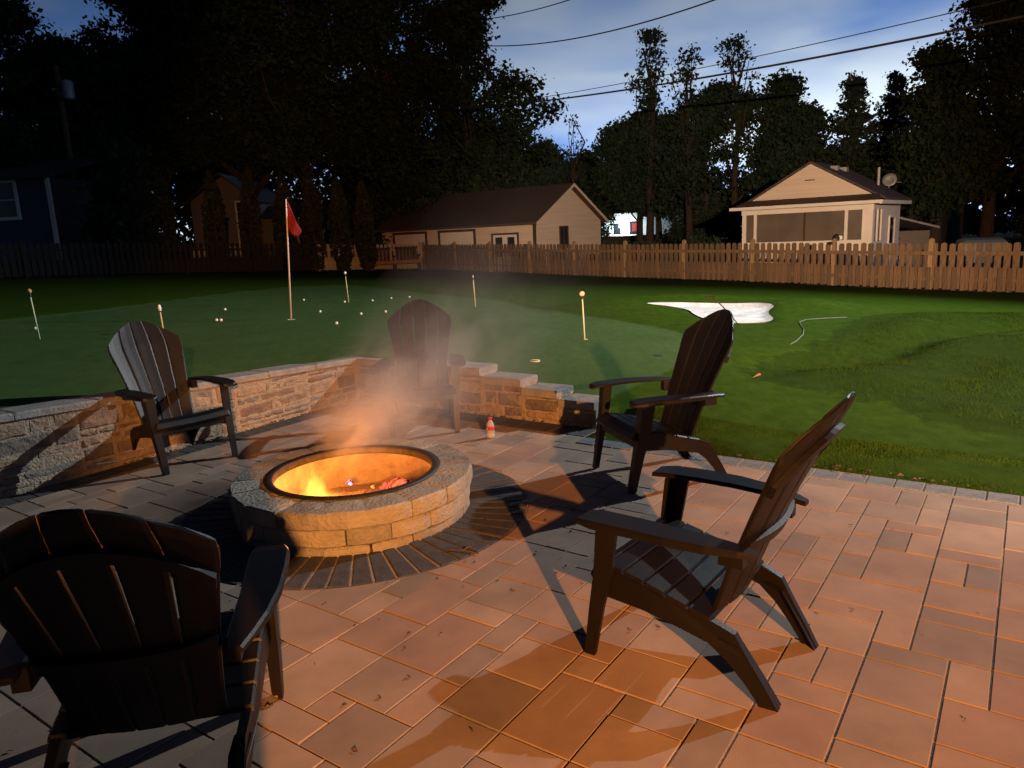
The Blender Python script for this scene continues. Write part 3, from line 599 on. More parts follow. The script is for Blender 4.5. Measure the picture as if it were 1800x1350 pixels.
# ------------------------------------------------------------------ adirondack chairs
def make_chair():
    root = empty('adirondack_chair')
    # back slats: fanned, hollowed, reclined
    def bp(fr, v, back=0.0):
        hw = np.interp(v, [0, .30, .74, .86, 1.0], [.19, .215, .272, .262, .225])
        x = fr*hw
        y = np.interp(v, [0, .25, .5, .75, 1.0], [-.455, -.525, -.607, -.692, -.79]) + .055*(fr*fr)*(.5+.5*v) - back*.93
        z = .265 + np.interp(v, [0, .25, .5, .75, 1.0], [0, .187, .374, .556, .735]) - back*.36
        return (x, y, z)
    vt = lambda fr: 1 - .215*abs(fr)**2.0
    for i in range(5):
        f0_, f1_ = -1+.4*i, -.6+.4*i; rings = []
        for k in np.linspace(0, 1, 22):
            g = .0034
            vv = k*(vt((f0_+f1_)/2))
            if vv > .80*vt((f0_+f1_)/2)+.02 or .33 < vv < .40 or vv < .05: g = .0012
            gg = g/.25
            r = []; th_ = .017 if k < .985 else .010
            fr = [f0_+gg, f0_+gg+.035, (f0_+f1_)/2, f1_-gg-.035, f1_-gg]
            for j, q in enumerate(fr): r.append(bp(q, k*vt(q), -.0015 if j in (1, 2, 3) else .002))
            for j, q in enumerate(fr[::-1]): r.append(bp(q, k*vt(q), th_ - (.003 if j in (0, 4) else 0)))
            rings.append(r)
        MB().loft(rings).obj('back_slat', M_RESIN, root)
    # curved top rail behind the slats and the lumbar band
    for nm, v0_, v1_ in (('back_rail', -.185, -.135), ('lumbar_rail', .335, .39)):
        rings = []
        for fr in np.linspace(-.97, .97, 17):
            v0, v1 = (v0_, v1_) if v0_ > 0 else (vt(fr)+v0_, vt(fr)+v1_)
            rings.append([bp(fr, v0, .018), bp(fr, v1, .018), bp(fr, v1, .036), bp(fr, v0, .036)])
        MB().loft(rings).obj(nm, M_RESIN, root)
    # seat slats
    prof = [(-.005, .318), (-.022, .352), (-.06, .366), (-.13, .358), (-.21, .338), (-.29, .315), (-.37, .292), (-.455, .270)]
    P = lambda q: Vector((0, np.interp(q, np.linspace(0, 1, 8), [p[0] for p in prof]), np.interp(q, np.linspace(0, 1, 8), [p[1] for p in prof])))
    cuts = [0, .30, .44, .58, .72, .86, 1.0]
    for i in range(6):
        qa, qb = cuts[i]+.012, cuts[i+1]-.012; rings = []
        qs = np.linspace(qa, qb, 7 if i == 0 else 3)
        up_ = [P(q) for q in qs]; lo_ = [P(q)-Vector((0, .006, .016)) for q in qs][::-1]
        hw = .262
        for x in (-hw, -hw+.008, 0, hw-.008, hw):
            dz = -.006 if abs(x) == hw else (-.006 if x == 0 else 0)
            rings.append([(x, p.y, p.z+dz) for p in up_] + [(x, p.y, p.z+dz*.3) for p in lo_])
        MB().loft(rings).obj('seat_slat', M_RESIN, root)
    MB().box(-.262, .262, -.052, -.030, .262, .325).obj('front_apron', M_RESIN, root)
    for sx in (-1, 1):
        # front leg: L section, splayed, foot forward
        rings = []
        for k, (yo, zz, wd, fl_) in enumerate(((.0, 0, .040, .036), (.0, .012, .044, .040), (-.030, .20, .056, .048), (-.055, .34, .070, .055), (-.075, .532, .082, .060))):
            x = (.272+.028*zz/.55)*sx; xi = x-sx*.016
            rings.append([(x, yo+.02, zz), (x-sx*fl_, yo+.02, zz), (x-sx*fl_, yo+.006, zz), (xi, yo+.006, zz), (xi, yo+.02-wd, zz), (x, yo+.02-wd, zz)])
        MB().loft(rings).obj('front_leg', M_RESIN, root)
        # side rail and rear leg, one moulded piece
        out = [(-.055, .335), (-.13, .345), (-.30, .300), (-.455, .262), (-.53, .232), (-.575, .155), (-.628, .07), (-.668, 0.0), (-.612, 0.0), (-.570, .06), (-.510, .13), (-.445, .182), (-.36, .205), (-.22, .232), (-.055, .245)]
        rings = []
        for dx, ins in ((0, 0), (.026, 0)):
            rings.append([(sx*(.262-dx - (.030*max(0, (-y-.40)/.26))), y, z) for y, z in out])
        mb = MB().loft(rings); 
        fr_ = [(-.47, .205, .010), (-.53, .19, .012), (-.60, .085, .012), (-.655, 0, .010)]
        mb.loft([[(sx*(.262-(.030*max(0, (-y-.40)/.26))), y-w_, z), (sx*(.215-(.030*max(0, (-y-.40)/.26))), y-w_, z), (sx*(.215-(.030*max(0, (-y-.40)/.26))), y+.004-w_, z), (sx*(.262-(.030*max(0, (-y-.40)/.26))), y+.004-w_, z)] for y, z, w_ in fr_])
        mb.obj('rear_leg', M_RESIN, root)
        # arm: broad paddle with a turned-down lip
        ys = [.012, .000, -.06, -.19, -.33, -.46, -.555, -.600]
        xo = [.312, .336, .352, .356, .352, .332, .304, .284]; xi = [.262, .236, .230, .235, .240, .238, .236, .240]
        zz = [.540, .549, .556, .558, .556, .550, .542, .534]
        rings = []
        for y, a, b, z in zip(ys, xo, xi, zz):
            lip = .027 if -.55 < y < 0 else .019
            rings.append([(sx*b, y, z-.016), (sx*b, y, z-.004), (sx*(b+.006), y, z), (sx*(a-.007), y, z), (sx*a, y, z-.007), (sx*a, y, z-lip), (sx*(a-.012), y, z-lip), (sx*(a-.014), y, z-.018)])
        MB().loft(rings).obj('armrest', M_RESIN, root)
        MB().box(*sorted((sx*.225, sx*.268)), -.560, -.48, .47, .535).obj('arm_bracket', M_RESIN, root)
    return root
chair0 = make_chair()
CH = [((.405, 2.67), (-.79, .61), 'dark brown adirondack chair on the orange-lit pavers, close to the camera and seen side-on'),
      ((.60, 4.37), (-.955, -.295), 'dark adirondack chair between lawn kerb and fire pit, its back to the sand bunker'),
      ((-.70, 5.65), (.10, -.99), 'dark brown adirondack chair facing the camera through the smoke, set against the wall corner'),
      ((-2.245, 5.09), (.75, -.67), 'dark brown adirondack chair beside the long stone wall, left of the fire pit'),
      ((-1.10, 2.235), (-.19, .98), 'dark brown adirondack chair seen from behind in deep shadow, cut off by the picture edge')]
for i, ((x, y), (fx, fy), lb) in enumerate(CH):
    o = chair0 if i == 0 else copy_tree(chair0)
    o.location = (x, y, .002); o.rotation_euler = (0, 0, math.atan2(-fx, fy)); tag(o, lb, 'chair', 'adirondack chairs around the fire pit')

# ------------------------------------------------------------------ bottle
bo = empty('water_bottle', (-.18, 5.47, .001)); tag(bo, 'small clear plastic bottle with red cap and red label standing on the patio', 'bottle')
mg = bpy.data.materials.new('clear_plastic'); mg.use_nodes = True; b_ = mg.node_tree.nodes['Principled BSDF']; b_.inputs['Transmission Weight'].default_value = .7; b_.inputs['Roughness'].default_value = .15; b_.inputs['IOR'].default_value = 1.2; b_.inputs['Base Color'].default_value = (.9, .93, .95, 1)
MB().lathe([(.012, .0), (.027, .001), (.030, .006), (.030, .030), (.027, .036), (.030, .042), (.0305, .085), (.029, .10), (.022, .122), (.0135, .134), (.0125, .146)], 18).obj('body', mg, bo, True)
MB().lathe([(.0312, .064), (.0312, .092)], 18, cap=(False, False)).obj('label', mat('red_label', (.34, .012, .018), .5, (.6, .48, .46), 26, 2, ramp=(.55, .62)), bo, True)
MB().lathe([(.0155, .142), (.0155, .160), (.012, .163)], 14).obj('cap', mat('red_cap', (.32, .012, .016), .4, (.26, .01, .012), 9), bo, True)
# twigs and leaf bits on the pavers
deb = MB(); drs = random.Random(8)
for i in range(150):
    if i < 90: a = drs.uniform(-2.9, -.2); q = drs.uniform(1.0, 2.2); x, y = PC.x+q*math.cos(a), PC.y+q*math.sin(a)
    else: x, y = drs.uniform(-1.5, 2.2), drs.uniform(1.9, 5.5)
    if ST(x, y)[0] > 4.5: continue
    s_ = drs.uniform(.004, .013); rz = drs.uniform(0, 6.3); c_, sn = math.cos(rz)*s_, math.sin(rz)*s_
    deb.add([(x+c_, y+sn, .004), (x-sn*.5, y+c_*.5, .004+s_*.6), (x-c_, y-sn, .004), (x+sn*.5, y-c_*.5, .005)], [(0, 1, 2), (0, 2, 3)])
for i in range(330):
    t = drs.uniform(-5.3, -2.5); s_ = drs.uniform(.006, .02); p = W(4.945-abs(drs.gauss(0, .02)), t, .006) if i < 110 else (W(drs.uniform(2.6, 4.9), -5.32+abs(drs.gauss(0, .025)), .006) if i < 230 else W(4.70+drs.uniform(-.01, .05), drs.uniform(T_STEP, 1.4), .012))
    rz = drs.uniform(0, 6.3); c_, sn = math.cos(rz)*s_, math.sin(rz)*s_
    deb.add([(p.x+c_, p.y+sn, p.z), (p.x-sn*.6, p.y+c_*.6, p.z+s_*.8), (p.x-c_, p.y-sn, p.z), (p.x+sn*.6, p.y-c_*.6, p.z+s_*.3)], [(0, 1, 2), (0, 2, 3)])
for p, q in (((-.35, 3.42), (-.20, 3.36)), ((-.28, 3.395), (-.24, 3.45))): deb.tube([(p[0], p[1], .008), ((p[0]+q[0])/2, (p[1]+q[1])/2+.008, .012), (q[0], q[1], .008)], .004, 5)
tag(deb.obj('leaf_debris', M_LEAFDRY, fix=False), 'dry leaf bits and twigs scattered over the patio', 'debris', kind='stuff')

# ------------------------------------------------------------------ grass blades
def blades(name, poly_test, n, box_, h0, h1, m, lean=.5, wid=.004, label=''):
    x = rng.uniform(box_[0], box_[1], n*4); y = rng.uniform(box_[2], box_[3], n*4); k = poly_test(x, y); x, y = x[k][:n], y[k][:n]; n = len(x)
    z = zt(x, y); h_ = rng.uniform(h0, h1, n); cl_ = .55+.75*np.clip(np.sin(x*3.1+np.sin(y*2.3)*2)*np.sin(y*2.7+np.sin(x*1.9)*2)+.4, 0, 1); h_ = h_*cl_
    a = rng.uniform(0, 6.283, n); l_ = rng.uniform(0, lean, n)*h_; b = rng.uniform(0, 6.283, n)
    wx, wy = np.cos(b)*wid*(1+h_*6), np.sin(b)*wid*(1+h_*6)
    v = np.empty((n, 3, 3)); v[:, 0] = np.stack([x-wx, y-wy, z-.004], 1); v[:, 1] = np.stack([x+wx, y+wy, z-.004], 1); v[:, 2] = np.stack([x+np.cos(a)*l_, y+np.sin(a)*l_, z+h_], 1)
    me = bpy.data.meshes.new(name); me.from_pydata(v.reshape(-1, 3).tolist(), [], np.arange(n*3).reshape(-1, 3).tolist()); me.materials.append(m)
    o = link(name, me); tag(o, label, 'grass', kind='stuff'); return o
RG = lambda x, y: inside(x, y, ROUGH) & (y > 3.0) & (rng.uniform(0, .5, len(x)) < segd(x, y, ROUGH, True))
blades('rough_grass', RG, 70000, (2.1, 11, 3.2, 12.8), .010, .036, M_BLADE, 1.2, .0030, 'unmown dark rough grass on the slope beside the lawn')
def near_turf(x, y):
    s_ = x*UX+y*UY; t_ = x*UY-y*UX
    return (s_ > 4.70) & (t_ > T_STEP+.05) & (t_ < 1.6) & (s_ < 5.6) & ~inside(x, y, ROUGH)
blades('kerb_turf', near_turf, 60000, (.9, 4.5, 2.2, 6.2), .012, .026, M_BLADE2, .8, .0022, 'short bright turf along the patio kerb')

# ------------------------------------------------------------------ golf things on the green
def gz(x, y): return float(zt(x, y))
fp = empty('flagstick', (-3.325, 11.3, gz(-3.325, 11.3))); fp.rotation_euler = (0, R(3.4), 0); tag(fp, 'tall golf flagstick with a drooping red flag on the putting green', 'flagstick')
MB().tube([(0, 0, -.03), (0, 0, 1.42), (0, 0, 1.79)], [.013, .011, .009], 8).obj('pole', M_POLEW, fp, True)
rings = []
fm_ = MB(); nx, nz_ = 9, 9; vs = []; fs = []
for i in range(nx):
    for j in range(nz_):
        u_, v_ = i/(nx-1), j/(nz_-1)
        top_ = 1.78 - .40*u_; bot_ = 1.36 - .10*math.sin(u_*2.2) - .02*u_
        vs.append((.012+u_*.165+.02*math.sin(v_*4)*u_, .035*math.sin(u_*7+v_*2.5)*u_+.02*u_, top_+(bot_-top_)*v_))
for i in range(nx-1):
    for j in range(nz_-1): a = i*nz_+j; fs.append((a, a+1, a+nz_+1, a+nz_))
flo = fm_.add(vs, fs).obj('flag', M_RED, fp, True, False); md = flo.modifiers.new('thick', 'SOLIDIFY'); md.thickness = .003
MB().lathe([(.054, -.02), (.056, .003), (.050, .003), (.050, -.02)], 16, cap=(False, False)).obj('cup', M_BALL, fp)
MK = [((-5.741, 9.02), .621, M_ORANGE, 'practice hole marker with a dim tan ball top on the darkest side of the green'),
      ((-4.494, 9.60), .368, M_BALL, 'practice hole marker with a white oval top, rising behind the chair by the long wall'),
      ((-3.233, 15.06), .629, M_BALL, 'practice hole marker with a small white ball top, behind the red flag'),
      ((-.617, 13.90), .603, M_ROD, 'thin yellow practice hole marker standing above the smoke-veiled chair'),
      ((.928, 9.10), .60, M_ORANGE, 'practice hole marker with a pale round disc top, nearest the stepped wall')]
for i, ((x, y), h_, m, lb) in enumerate(MK):
    e = empty('hole_marker', (x, y, gz(x, y))); tag(e, lb, 'golf marker', 'hole markers on the putting green')
    e.rotation_euler = (R(prs.uniform(-1, 1)), R(-2), 0)
    MB().tube([(0, 0, -.03), (0, 0, h_-.06)], [.009, .008], 7).obj('rod', M_ROD, e, True)
    if i == 4:
        MB().loft([[(.030*k*math.cos(q), yy, h_-.035+.030*k*math.sin(q)) for q in np.linspace(0, 2*math.pi, 16, endpoint=False)] for yy, k in ((-.012, .85), (-.008, 1), (.008, 1), (.012, .85))]).obj('disc', mat('marker_disc', (.66, .50, .38), .5, (.55, .40, .30), 40), e, True)
        MB().loft([[(.034*math.cos(q), yy, h_-.035+.034*math.sin(q)) for q in np.linspace(0, 2*math.pi, 16, endpoint=False)] for yy in (-.006, .013)]).obj('disc_rim', mat('disc_rim', (.35, .06, .04), .5, (.28, .05, .03), 40), e, True)
    else:
        rz = .048 if i == 1 else .030; rx = .022 if i == 1 else .028 if i != 3 else .014
        MB().lathe([(.002, h_-2*rz), (rx*.7, h_-1.7*rz), (rx, h_-rz), (rx*.7, h_-.3*rz), (.002, h_)], 12).obj('ball_top', m, e, True)
    MB().lathe([(.011, h_-.10), (.013, h_-.095), (.013, h_-.06), (.010, h_-.055)], 8).obj('collar', M_BLACKP, e, True)
    MB().lathe([(.036, -.01), (.038, .002), (.033, .002), (.033, -.01)], 14, cap=(False, False)).obj('cup', M_BLACKP if i != 4 else M_ROD, e)
BL = [((-4.376, 11.085), 'golf ball alone on the dark green, left of the red flag'), ((-4.30, 11.06), 'golf ball touching a second ball, left of the red flag'), ((-4.976, 13.04), 'golf ball farthest from the patio on the dark side of the flag'), ((-4.264, 15.52), 'golf ball straight behind the flagpole'),
      ((-3.198, 12.58), 'golf ball just right of the flagpole foot'), ((-2.438, 10.44), 'golf ball closest to the stone wall corner'), ((-3.302, 15.0), 'golf ball at the foot of the white-topped hole marker'), ((-2.814, 15.42), 'golf ball first in the back row right of the white-topped marker'),
      ((-2.53, 16.11), 'golf ball second in the back row right of the white-topped marker'), ((-2.182, 16.47), 'golf ball at the end of the back row beside the chair top'), ((-2.091, 12.59), 'golf ball nearest the top of the smoke-veiled chair'), ((-2.417, 12.125), 'golf ball middle one of the three in a slanting line'),
      ((-6.45, 10.08), 'golf ball beside the tan-topped hole marker'), ((3.496, 15.72), 'golf ball behind the sand bunker')]
bm = MB().lathe([(.002, 0), (.012, .003), (.0185, .010), (.0213, .0213), (.0185, .0325), (.012, .0395), (.002, .0426)], 12).mesh('golf_ball', M_BALL, True)
for (x, y), lb in BL: tag(link('golf_ball', bm, None, (x, y, gz(x, y)+.001)), 'white '+lb, 'golf ball', 'golf balls lying on the green')
e = empty('putting_cup', (.238, 7.316, gz(.238, 7.316))); tag(e, 'white-edged hole cup in the green above the stepped wall', 'hole cup'); MB().lathe([(.052, -.015), (.055, .006), (.048, .006), (.046, -.015)], 18, cap=(False, False)).obj('rim', M_BALL, e); MB().lathe([(.046, -.012), (.002, -.0125)], 18, cap=(False, True)).obj('bottom', M_BLACKP, e)
e = empty('hole_cover', (1.613, 8.044, gz(1.613, 8.044))); tag(e, 'dark flat hole cover in the green behind the chair armrest', 'hole cover'); MB().lathe([(.055, -.01), (.058, .004), (.045, .006), (.002, .006)], 18, cap=(False, True)).obj('lid', M_BLACKP, e)
rk = empty('bunker_rake', (3.17, 10.55, gz(3.17, 10.55))); tag(rk, 'wooden bunker rake propped upright in the sand behind the chair back', 'rake')
MB().tube([(.12, 0, .0), (-.12, .0, .28), (-.26, .02, .42)], .008, 6).obj('handle', M_WOODD, rk)
MB().box(-.36, -.22, .01, .03, .41, .435).obj('head', M_WOODD, rk)
hp = [(5.3, 11.55), (4.9, 11.42), (4.55, 11.25), (4.32, 10.95), (4.2, 10.6), (4.05, 10.1), (3.86, 9.65), (3.6, 9.2), (3.45, 9.0)]
tag(MB().tube([(x, y, gz(x, y)+.006) for x, y in hp], .008, 6).obj('garden_hose', mat('pale_hose', (.08, .095, .065), .7, (.055, .07, .048), 8), None, True), 'pale curved hose lying on the rough beside the bunker', 'hose')
tag(MB().add([(2.40, 7.15, gz(2.4, 7.15)+.02), (2.47, 7.19, gz(2.4, 7.15)+.03), (2.45, 7.13, gz(2.4, 7.15)+.03), (2.36, 7.11, gz(2.4, 7.15)+.012), (2.44, 7.16, gz(2.4, 7.15)+.045)], [(0, 1, 4), (1, 2, 4), (2, 3, 4), (3, 0, 4)]).obj('fallen_leaf', mat('orange_leaf', (.26, .09, .025), .7, (.2, .07, .02), 20), fix=False), 'orange fallen leaf at the edge of the rough grass', 'leaf')

# ------------------------------------------------------------------ picket fences
def picket_mesh(name, w_, h_, th_, m, top='round'):
    hw = w_/2
    pr = [(-hw, 0), (hw, 0), (hw, h_-.05), (hw*.80, h_-.015), (hw*.4, h_), (-hw*.4, h_), (-hw*.80, h_-.015), (-hw, h_-.05)] if top == 'round' else [(-hw, 0), (hw, 0), (hw, h_), (-hw, h_)]
    return MB().loft([[(x, -th_/2, z) for x, z in pr], [(x, th_/2, z) for x, z in pr]]).mesh(name, m)
def fence(name, a, b, h_, mats, m_post, label, sp=.193, bay=2.42, post_h=.12, low=True):
    a, b = Vector(a), Vector(b); L_ = (b-a).length; d = (b-a)/L_; rz = math.atan2(d.y, d.x)
    root = empty(name, (a.x, a.y, gz(a.x, a.y)), rz); tag(root, label, 'fence'); za = gz(a.x, a.y)
    zl = lambda q: gz(a.x+d.x*q, a.y+d.y*q) - za
    pm = [picket_mesh('picket', .137, h_, .018, m) for m in mats]; lm = [picket_mesh('lower_board', .10, h_*.50, .016, m, 'flat') for m in mats]
    frs = random.Random(len(label)); q = .1; i = 0
    while q < L_:
        k = frs.randrange(len(mats)); o = link('picket', pm[k], root, (q, 0, zl(q)+.05+frs.uniform(-.012, .012))); o.rotation_euler = (0, frs.uniform(-.012, .012), 0)
        if low: o = link('lower_board', lm[frs.randrange(len(mats))], root, (q+sp/2, .052, zl(q)+.03+frs.uniform(-.01, .01)))
        q += sp
    nb = max(1, round(L_/bay))
    for j in range(nb+1):
        q = L_*j/nb; z_ = zl(q)
        mb = MB(); hw = .05
        mb.loft([[(-hw, -hw, -.1), (hw, -hw, -.1), (hw, hw, -.1), (-hw, hw, -.1)], [(-hw, -hw, h_+post_h), (hw, -hw, h_+post_h), (hw, hw, h_+post_h), (-hw, hw, h_+post_h)], [(-.02, -.02, h_+post_h+.05), (.02, -.02, h_+post_h+.05), (.02, .02, h_+post_h+.05), (-.02, .02, h_+post_h+.05)]])
        o = mb.obj('post', m_post, root); o.location = (q, -.025, z_)
        if j < nb:
            q2 = L_*(j+1)/nb
            for zz in (h_*.22, h_*.78):
                MB().loft([[(x, .010, zl(x)+zz+.05-.045), (x, .042, zl(x)+zz+.05-.045), (x, .042, zl(x)+zz+.05+.045), (x, .010, zl(x)+zz+.05+.045)] for x in (q, q2)]).obj('rail', mats[0], root)
    return root
fence('picket_fence', (15.2, 12.8), (-3.85, 35.1), 1.10, [M_WOOD, M_WOOD2], M_POST, 'long brown wooden picket fence running behind the lawn in front of the porch house')
fence('picket_fence', (-8.1, 32.3), (-4.0, 35.2), 1.10, [M_PALEWOOD], M_PALEWOOD, 'pale painted picket fence behind the orange bench', sp=.21)
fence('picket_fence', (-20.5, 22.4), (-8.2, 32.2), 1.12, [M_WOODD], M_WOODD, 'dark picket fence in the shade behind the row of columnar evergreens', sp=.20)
strip = MB()
fa, fb = Vector((15.2, 12.8)), Vector((-3.85, 35.1)); fd = (fb-fa).normalized(); fnv = Vector((-fd.y, fd.x))
for sgn in (0,):
    n_ = 60; vs = []; fs = []
    for i in range(n_+1):
        p = fa.lerp(fb, i/n_)
        for k in (-.26, -.1, .1, .3):
            q = p + fnv*(-k)*1.0; vs.append((q.x, q.y, gz(q.x, q.y)+.02+.012*math.sin(i*2.3+k*20)))
    for i in range(n_):
        for k in range(3): a = i*4+k; fs.append((a, a+1, a+5, a+4))
    strip.add(vs, fs)
tag(strip.obj('mulch_bed', M_LITTER, None, True), kind='structure')
# bench by the pale fence
be = empty('garden_bench', (-5.0, 33.6, gz(-5, 33.6)), R(22)); tag(be, 'long orange-brown garden bench with two slatted backs in front of the pale fence', 'bench')
for yy in (-.22, -.08, .06): MB().box(-1.2, 1.2, yy, yy+.125, .40, .44).obj('seat_slat', M_BENCH, be)
MB().box(-1.2, 1.2, -.25, -.225, .30, .42).obj('seat_apron', M_BENCH, be)
for x0 in (-1.1, .15):
    for k in range(6): MB().box(x0+k*.165, x0+k*.165+.12, .20, .225, .46, 1.0).obj('back_slat', M_TRIMBROWN, be)
    MB().box(x0-.04, x0+.99, .226, .255, .92, 1.02).obj('back_rail', M_TRIMBROWN, be)
for x in (-1.17, -.03, 1.11):
    for yy in (-.2, .15): MB().box(x, x+.07, yy, yy+.07, 0, .40 if yy < 0 else .62).obj('leg', M_TRIMBROWN, be)
    MB().box(x, x+.07, -.24, .2, .62, .66).obj('arm', M_TRIMBROWN, be)

# ------------------------------------------------------------------ houses
def gable_roof(root, x0, x1, y0, y1, ze, zr, m, axis_='y', ov=.3, th_=.10, name='roof', asym=0.0):
    """ridge along local axis_"""
    mb = MB()
    if axis_ == 'y':
        xm = (x0+x1)/2+asym; sl = (zr-ze)/((x1-x0)/2); a, b = x0-ov, x1+ov; za_, zb_ = ze-ov*sl, ze-ov*sl
        for (p, zp), (q, zq) in (((a, za_), (xm, zr)), ((xm, zr), (b, zb_))):
            mb.loft([[(p, yy, zp), (q, yy, zq), (q, yy, zq+th_), (p, yy, zp+th_)] for yy in (y0-ov, y1+ov)])
    else:
        ym = (y0+y1)/2; sl = (zr-ze)/((y1-y0)/2); a, b = y0-ov, y1+ov
        for (p, zp), (q, zq) in (((a, ze-ov*sl), (ym, zr)), ((ym, zr), (b, ze-ov*sl))):
            mb.loft([[(xx, p, zp), (xx, q, zq), (xx, q, zq+th_), (xx, p, zp+th_)] for xx in (x0-ov, x1+ov)])
    return mb.obj(name, m, root)
def window(root, x0, x1, z0, z1, y, m_fr=None, fw=.07, name='window', bars=(0, 0), m_gl=None, side=None):
    """a framed window on a wall whose outside is -y (or, with side=, +x at that x)"""
    m_fr = m_fr or M_WHITE; m_gl = m_gl or M_GLASS
    T = (lambda mb: mb)
    mb = MB(); mb.box(x0-fw, x1+fw, y-.05, y-.002, z0-fw, z0); mb.box(x0-fw, x1+fw, y-.05, y-.002, z1, z1+fw); mb.box(x0-fw, x0, y-.05, y-.002, z0+.001, z1-.001); mb.box(x1, x1+fw, y-.05, y-.002, z0+.001, z1-.001)
    for k in range(bars[0]): q = x0+(x1-x0)*(k+1)/(bars[0]+1); mb.box(q-.02, q+.02, y-.045, y-.004, z0+.002, z1-.002)
    for k in range(bars[1]): q = z0+(z1-z0)*(k+1)/(bars[1]+1); mb.box(x0+.002, x1-.002, y-.040, y-.006, q-.02, q+.02)
    g = MB().box(x0, x1, y-.018, y-.001, z0, z1)
    if side is not None:
        for q in (mb, g): q.v = [(side - v[1] + y, v[0], v[2]) for v in q.v]
    f = mb.obj(name, m_fr, root); g.obj('pane', m_gl, f); return f
def slab(root, name, m, *b): return MB().box(*b).obj(name, m, root)

# garage: local x along the gable end, y back along the long side
ga = empty('garage', (1.27, 32.0, 0), 0); tag(ga, 'long cream garage with dark roof, two white doors and a small gable window', 'building')
gx = Vector((4.62-1.27, 36.5-32.0, 0)); gw = gx.length; ga.rotation_euler = (0, 0, math.atan2(gx.y, gx.x))
GL = 9.2
slab(ga, 'wall', M_CREAM, 0, gw, 0, GL, -.6, 1.99)
MB().loft([[(0, 0, 1.991), (gw, 0, 1.991), (gw/2, 0, 3.50)], [(0, GL, 1.991), (gw, GL, 1.991), (gw/2, GL, 3.50)]]).obj('gable', M_CREAM, ga)
gable_roof(ga, 0, gw, 0, GL, 2.03, 3.54, M_SHINGLE, 'y', .28, .09)
mb = MB()
for sgn in (-1, 1): mb.loft([[(gw/2+sgn*(gw/2+.28), yy, 2.03-.28*1.52/(gw/2)-.06), (gw/2+.001*sgn, yy, 3.50), (gw/2+.001*sgn, yy, 3.62), (gw/2+sgn*(gw/2+.28), yy, 2.03-.28*1.52/(gw/2)+.085)] for yy in (-.31, -.285)])
mb.obj('bargeboard', M_CREAM, ga)
window(ga, 1.95, 2.55, .85, 1.72, 0, M_TRIMBROWN, .06, bars=(1, 0))
def left_face(o):   # turn something built on the front (-y) so that it lies on the x=0 long side
    o.rotation_euler = (0, 0, -math.pi/2); return o
for k, (y0, y1) in enumerate(((3.35, 5.35), (6.3, 8.3))):
    f = MB(); f.box(-.04, -.002, y0-.12, y0, -.3, 1.72); f.box(-.04, -.002, y1, y1+.12, -.3, 1.72); f.box(-.05, -.002, y0-.12, y1+.12, 1.721, 1.83); fo = f.obj('door_frame', M_TRIMBROWN, ga)
    for j in range(4): MB().box(-.025, -.001, y0+.003, y1-.003, -.3+j*.505, -.3+j*.505+.495).obj('door_panel', M_WHITE, fo)
f = MB(); f.box(-.05, -.002, .85, .93, -.3, 1.50); f.box(-.05, -.002, 2.25, 2.33, -.3, 1.50); f.box(-.055, -.002, .85, 2.33, 1.501, 1.58); fo = f.obj('door_frame', M_TRIMBROWN, ga)
for y0 in (.94, 1.60):
    d = MB().box(-.03, -.001, y0, y0+.64, -.3, 1.49).obj('door_leaf', M_WHITE, fo)
    g_ = MB().box(-.036, -.031, y0+.13, y0+.51, .55, 1.40).obj('pane', M_GLASS, ga)
mb = MB(); mb.box(-.09, -.003, -.06, .05, -.5, 1.95); mb.obj('downpipe', M_TRIMBROWN, ga)

# porch house on the right
ph = empty('porch_house', (8.55, 27.2, 0)); tag(ph, 'small cream house with screened porch and plain gable behind the picket fence', 'house')
pxv = Vector((11.95-8.55, 24.5-27.2, 0)); pw = pxv.length; ph.rotation_euler = (0, 0, math.atan2(pxv.y, pxv.x))
PD = 1.7
# porch posts, sill wall, header
slab(ph, 'porch_sill', M_WHITE, 0, pw, 0, .10, -.7, .83)
slab(ph, 'porch_header', M_WHITE, -.02, pw+.02, -.02, .12, 1.80, 2.06)
for x0, x1 in ((0, .14), (.42, .52), (pw*.80, pw*.80+.10), (pw-.30, pw)):
    slab(ph, 'porch_post', M_WHITE, x0, x1, .01, .11, .831, 1.799)
slab(ph, 'corner_board', M_WHITE, pw-.32, pw-.296, -.02, .01, -.6, 1.79)
for x0, x1 in ((.141, .419), (.521, pw*.5-.03), (pw*.5+.03, pw*.80-.001), (pw*.80+.101, pw-.301)):
    slab(ph, 'porch_screen', M_SCREEN, x0, x1, .05, .06, .832, 1.798)
slab(ph, 'screen_mullion', M_TRIMBROWN, pw*.5-.029, pw*.5+.029, .03, .08, .832, 1.798)
# porch side (right): posts with narrow screens
slab(ph, 'porch_sill', M_WHITE, pw-.11, pw-.01, .12, PD, -.7, .75)
for y0, y1 in ((.12, .30), (.74, .84), (1.28, PD)): slab(ph, 'porch_post', M_WHITE, pw-.10, pw, y0, y1, .751, 1.80)
for y0, y1 in ((.301, .739), (.841, 1.279)): slab(ph, 'porch_screen', M_SCREEN, pw-.06, pw-.05, y0, y1, .752, 1.799)
slab(ph, 'porch_header', M_WHITE, pw-.11, pw+.01, .121, PD, 1.801, 2.05)
slab(ph, 'porch_back', M_CREAM, .1, pw-.12, PD-.08, PD-.01, -.7, 2.04)
slab(ph, 'porch_floor', M_GREYSIDING, .05, pw-.12, .12, PD-.09, -.2, -.1)
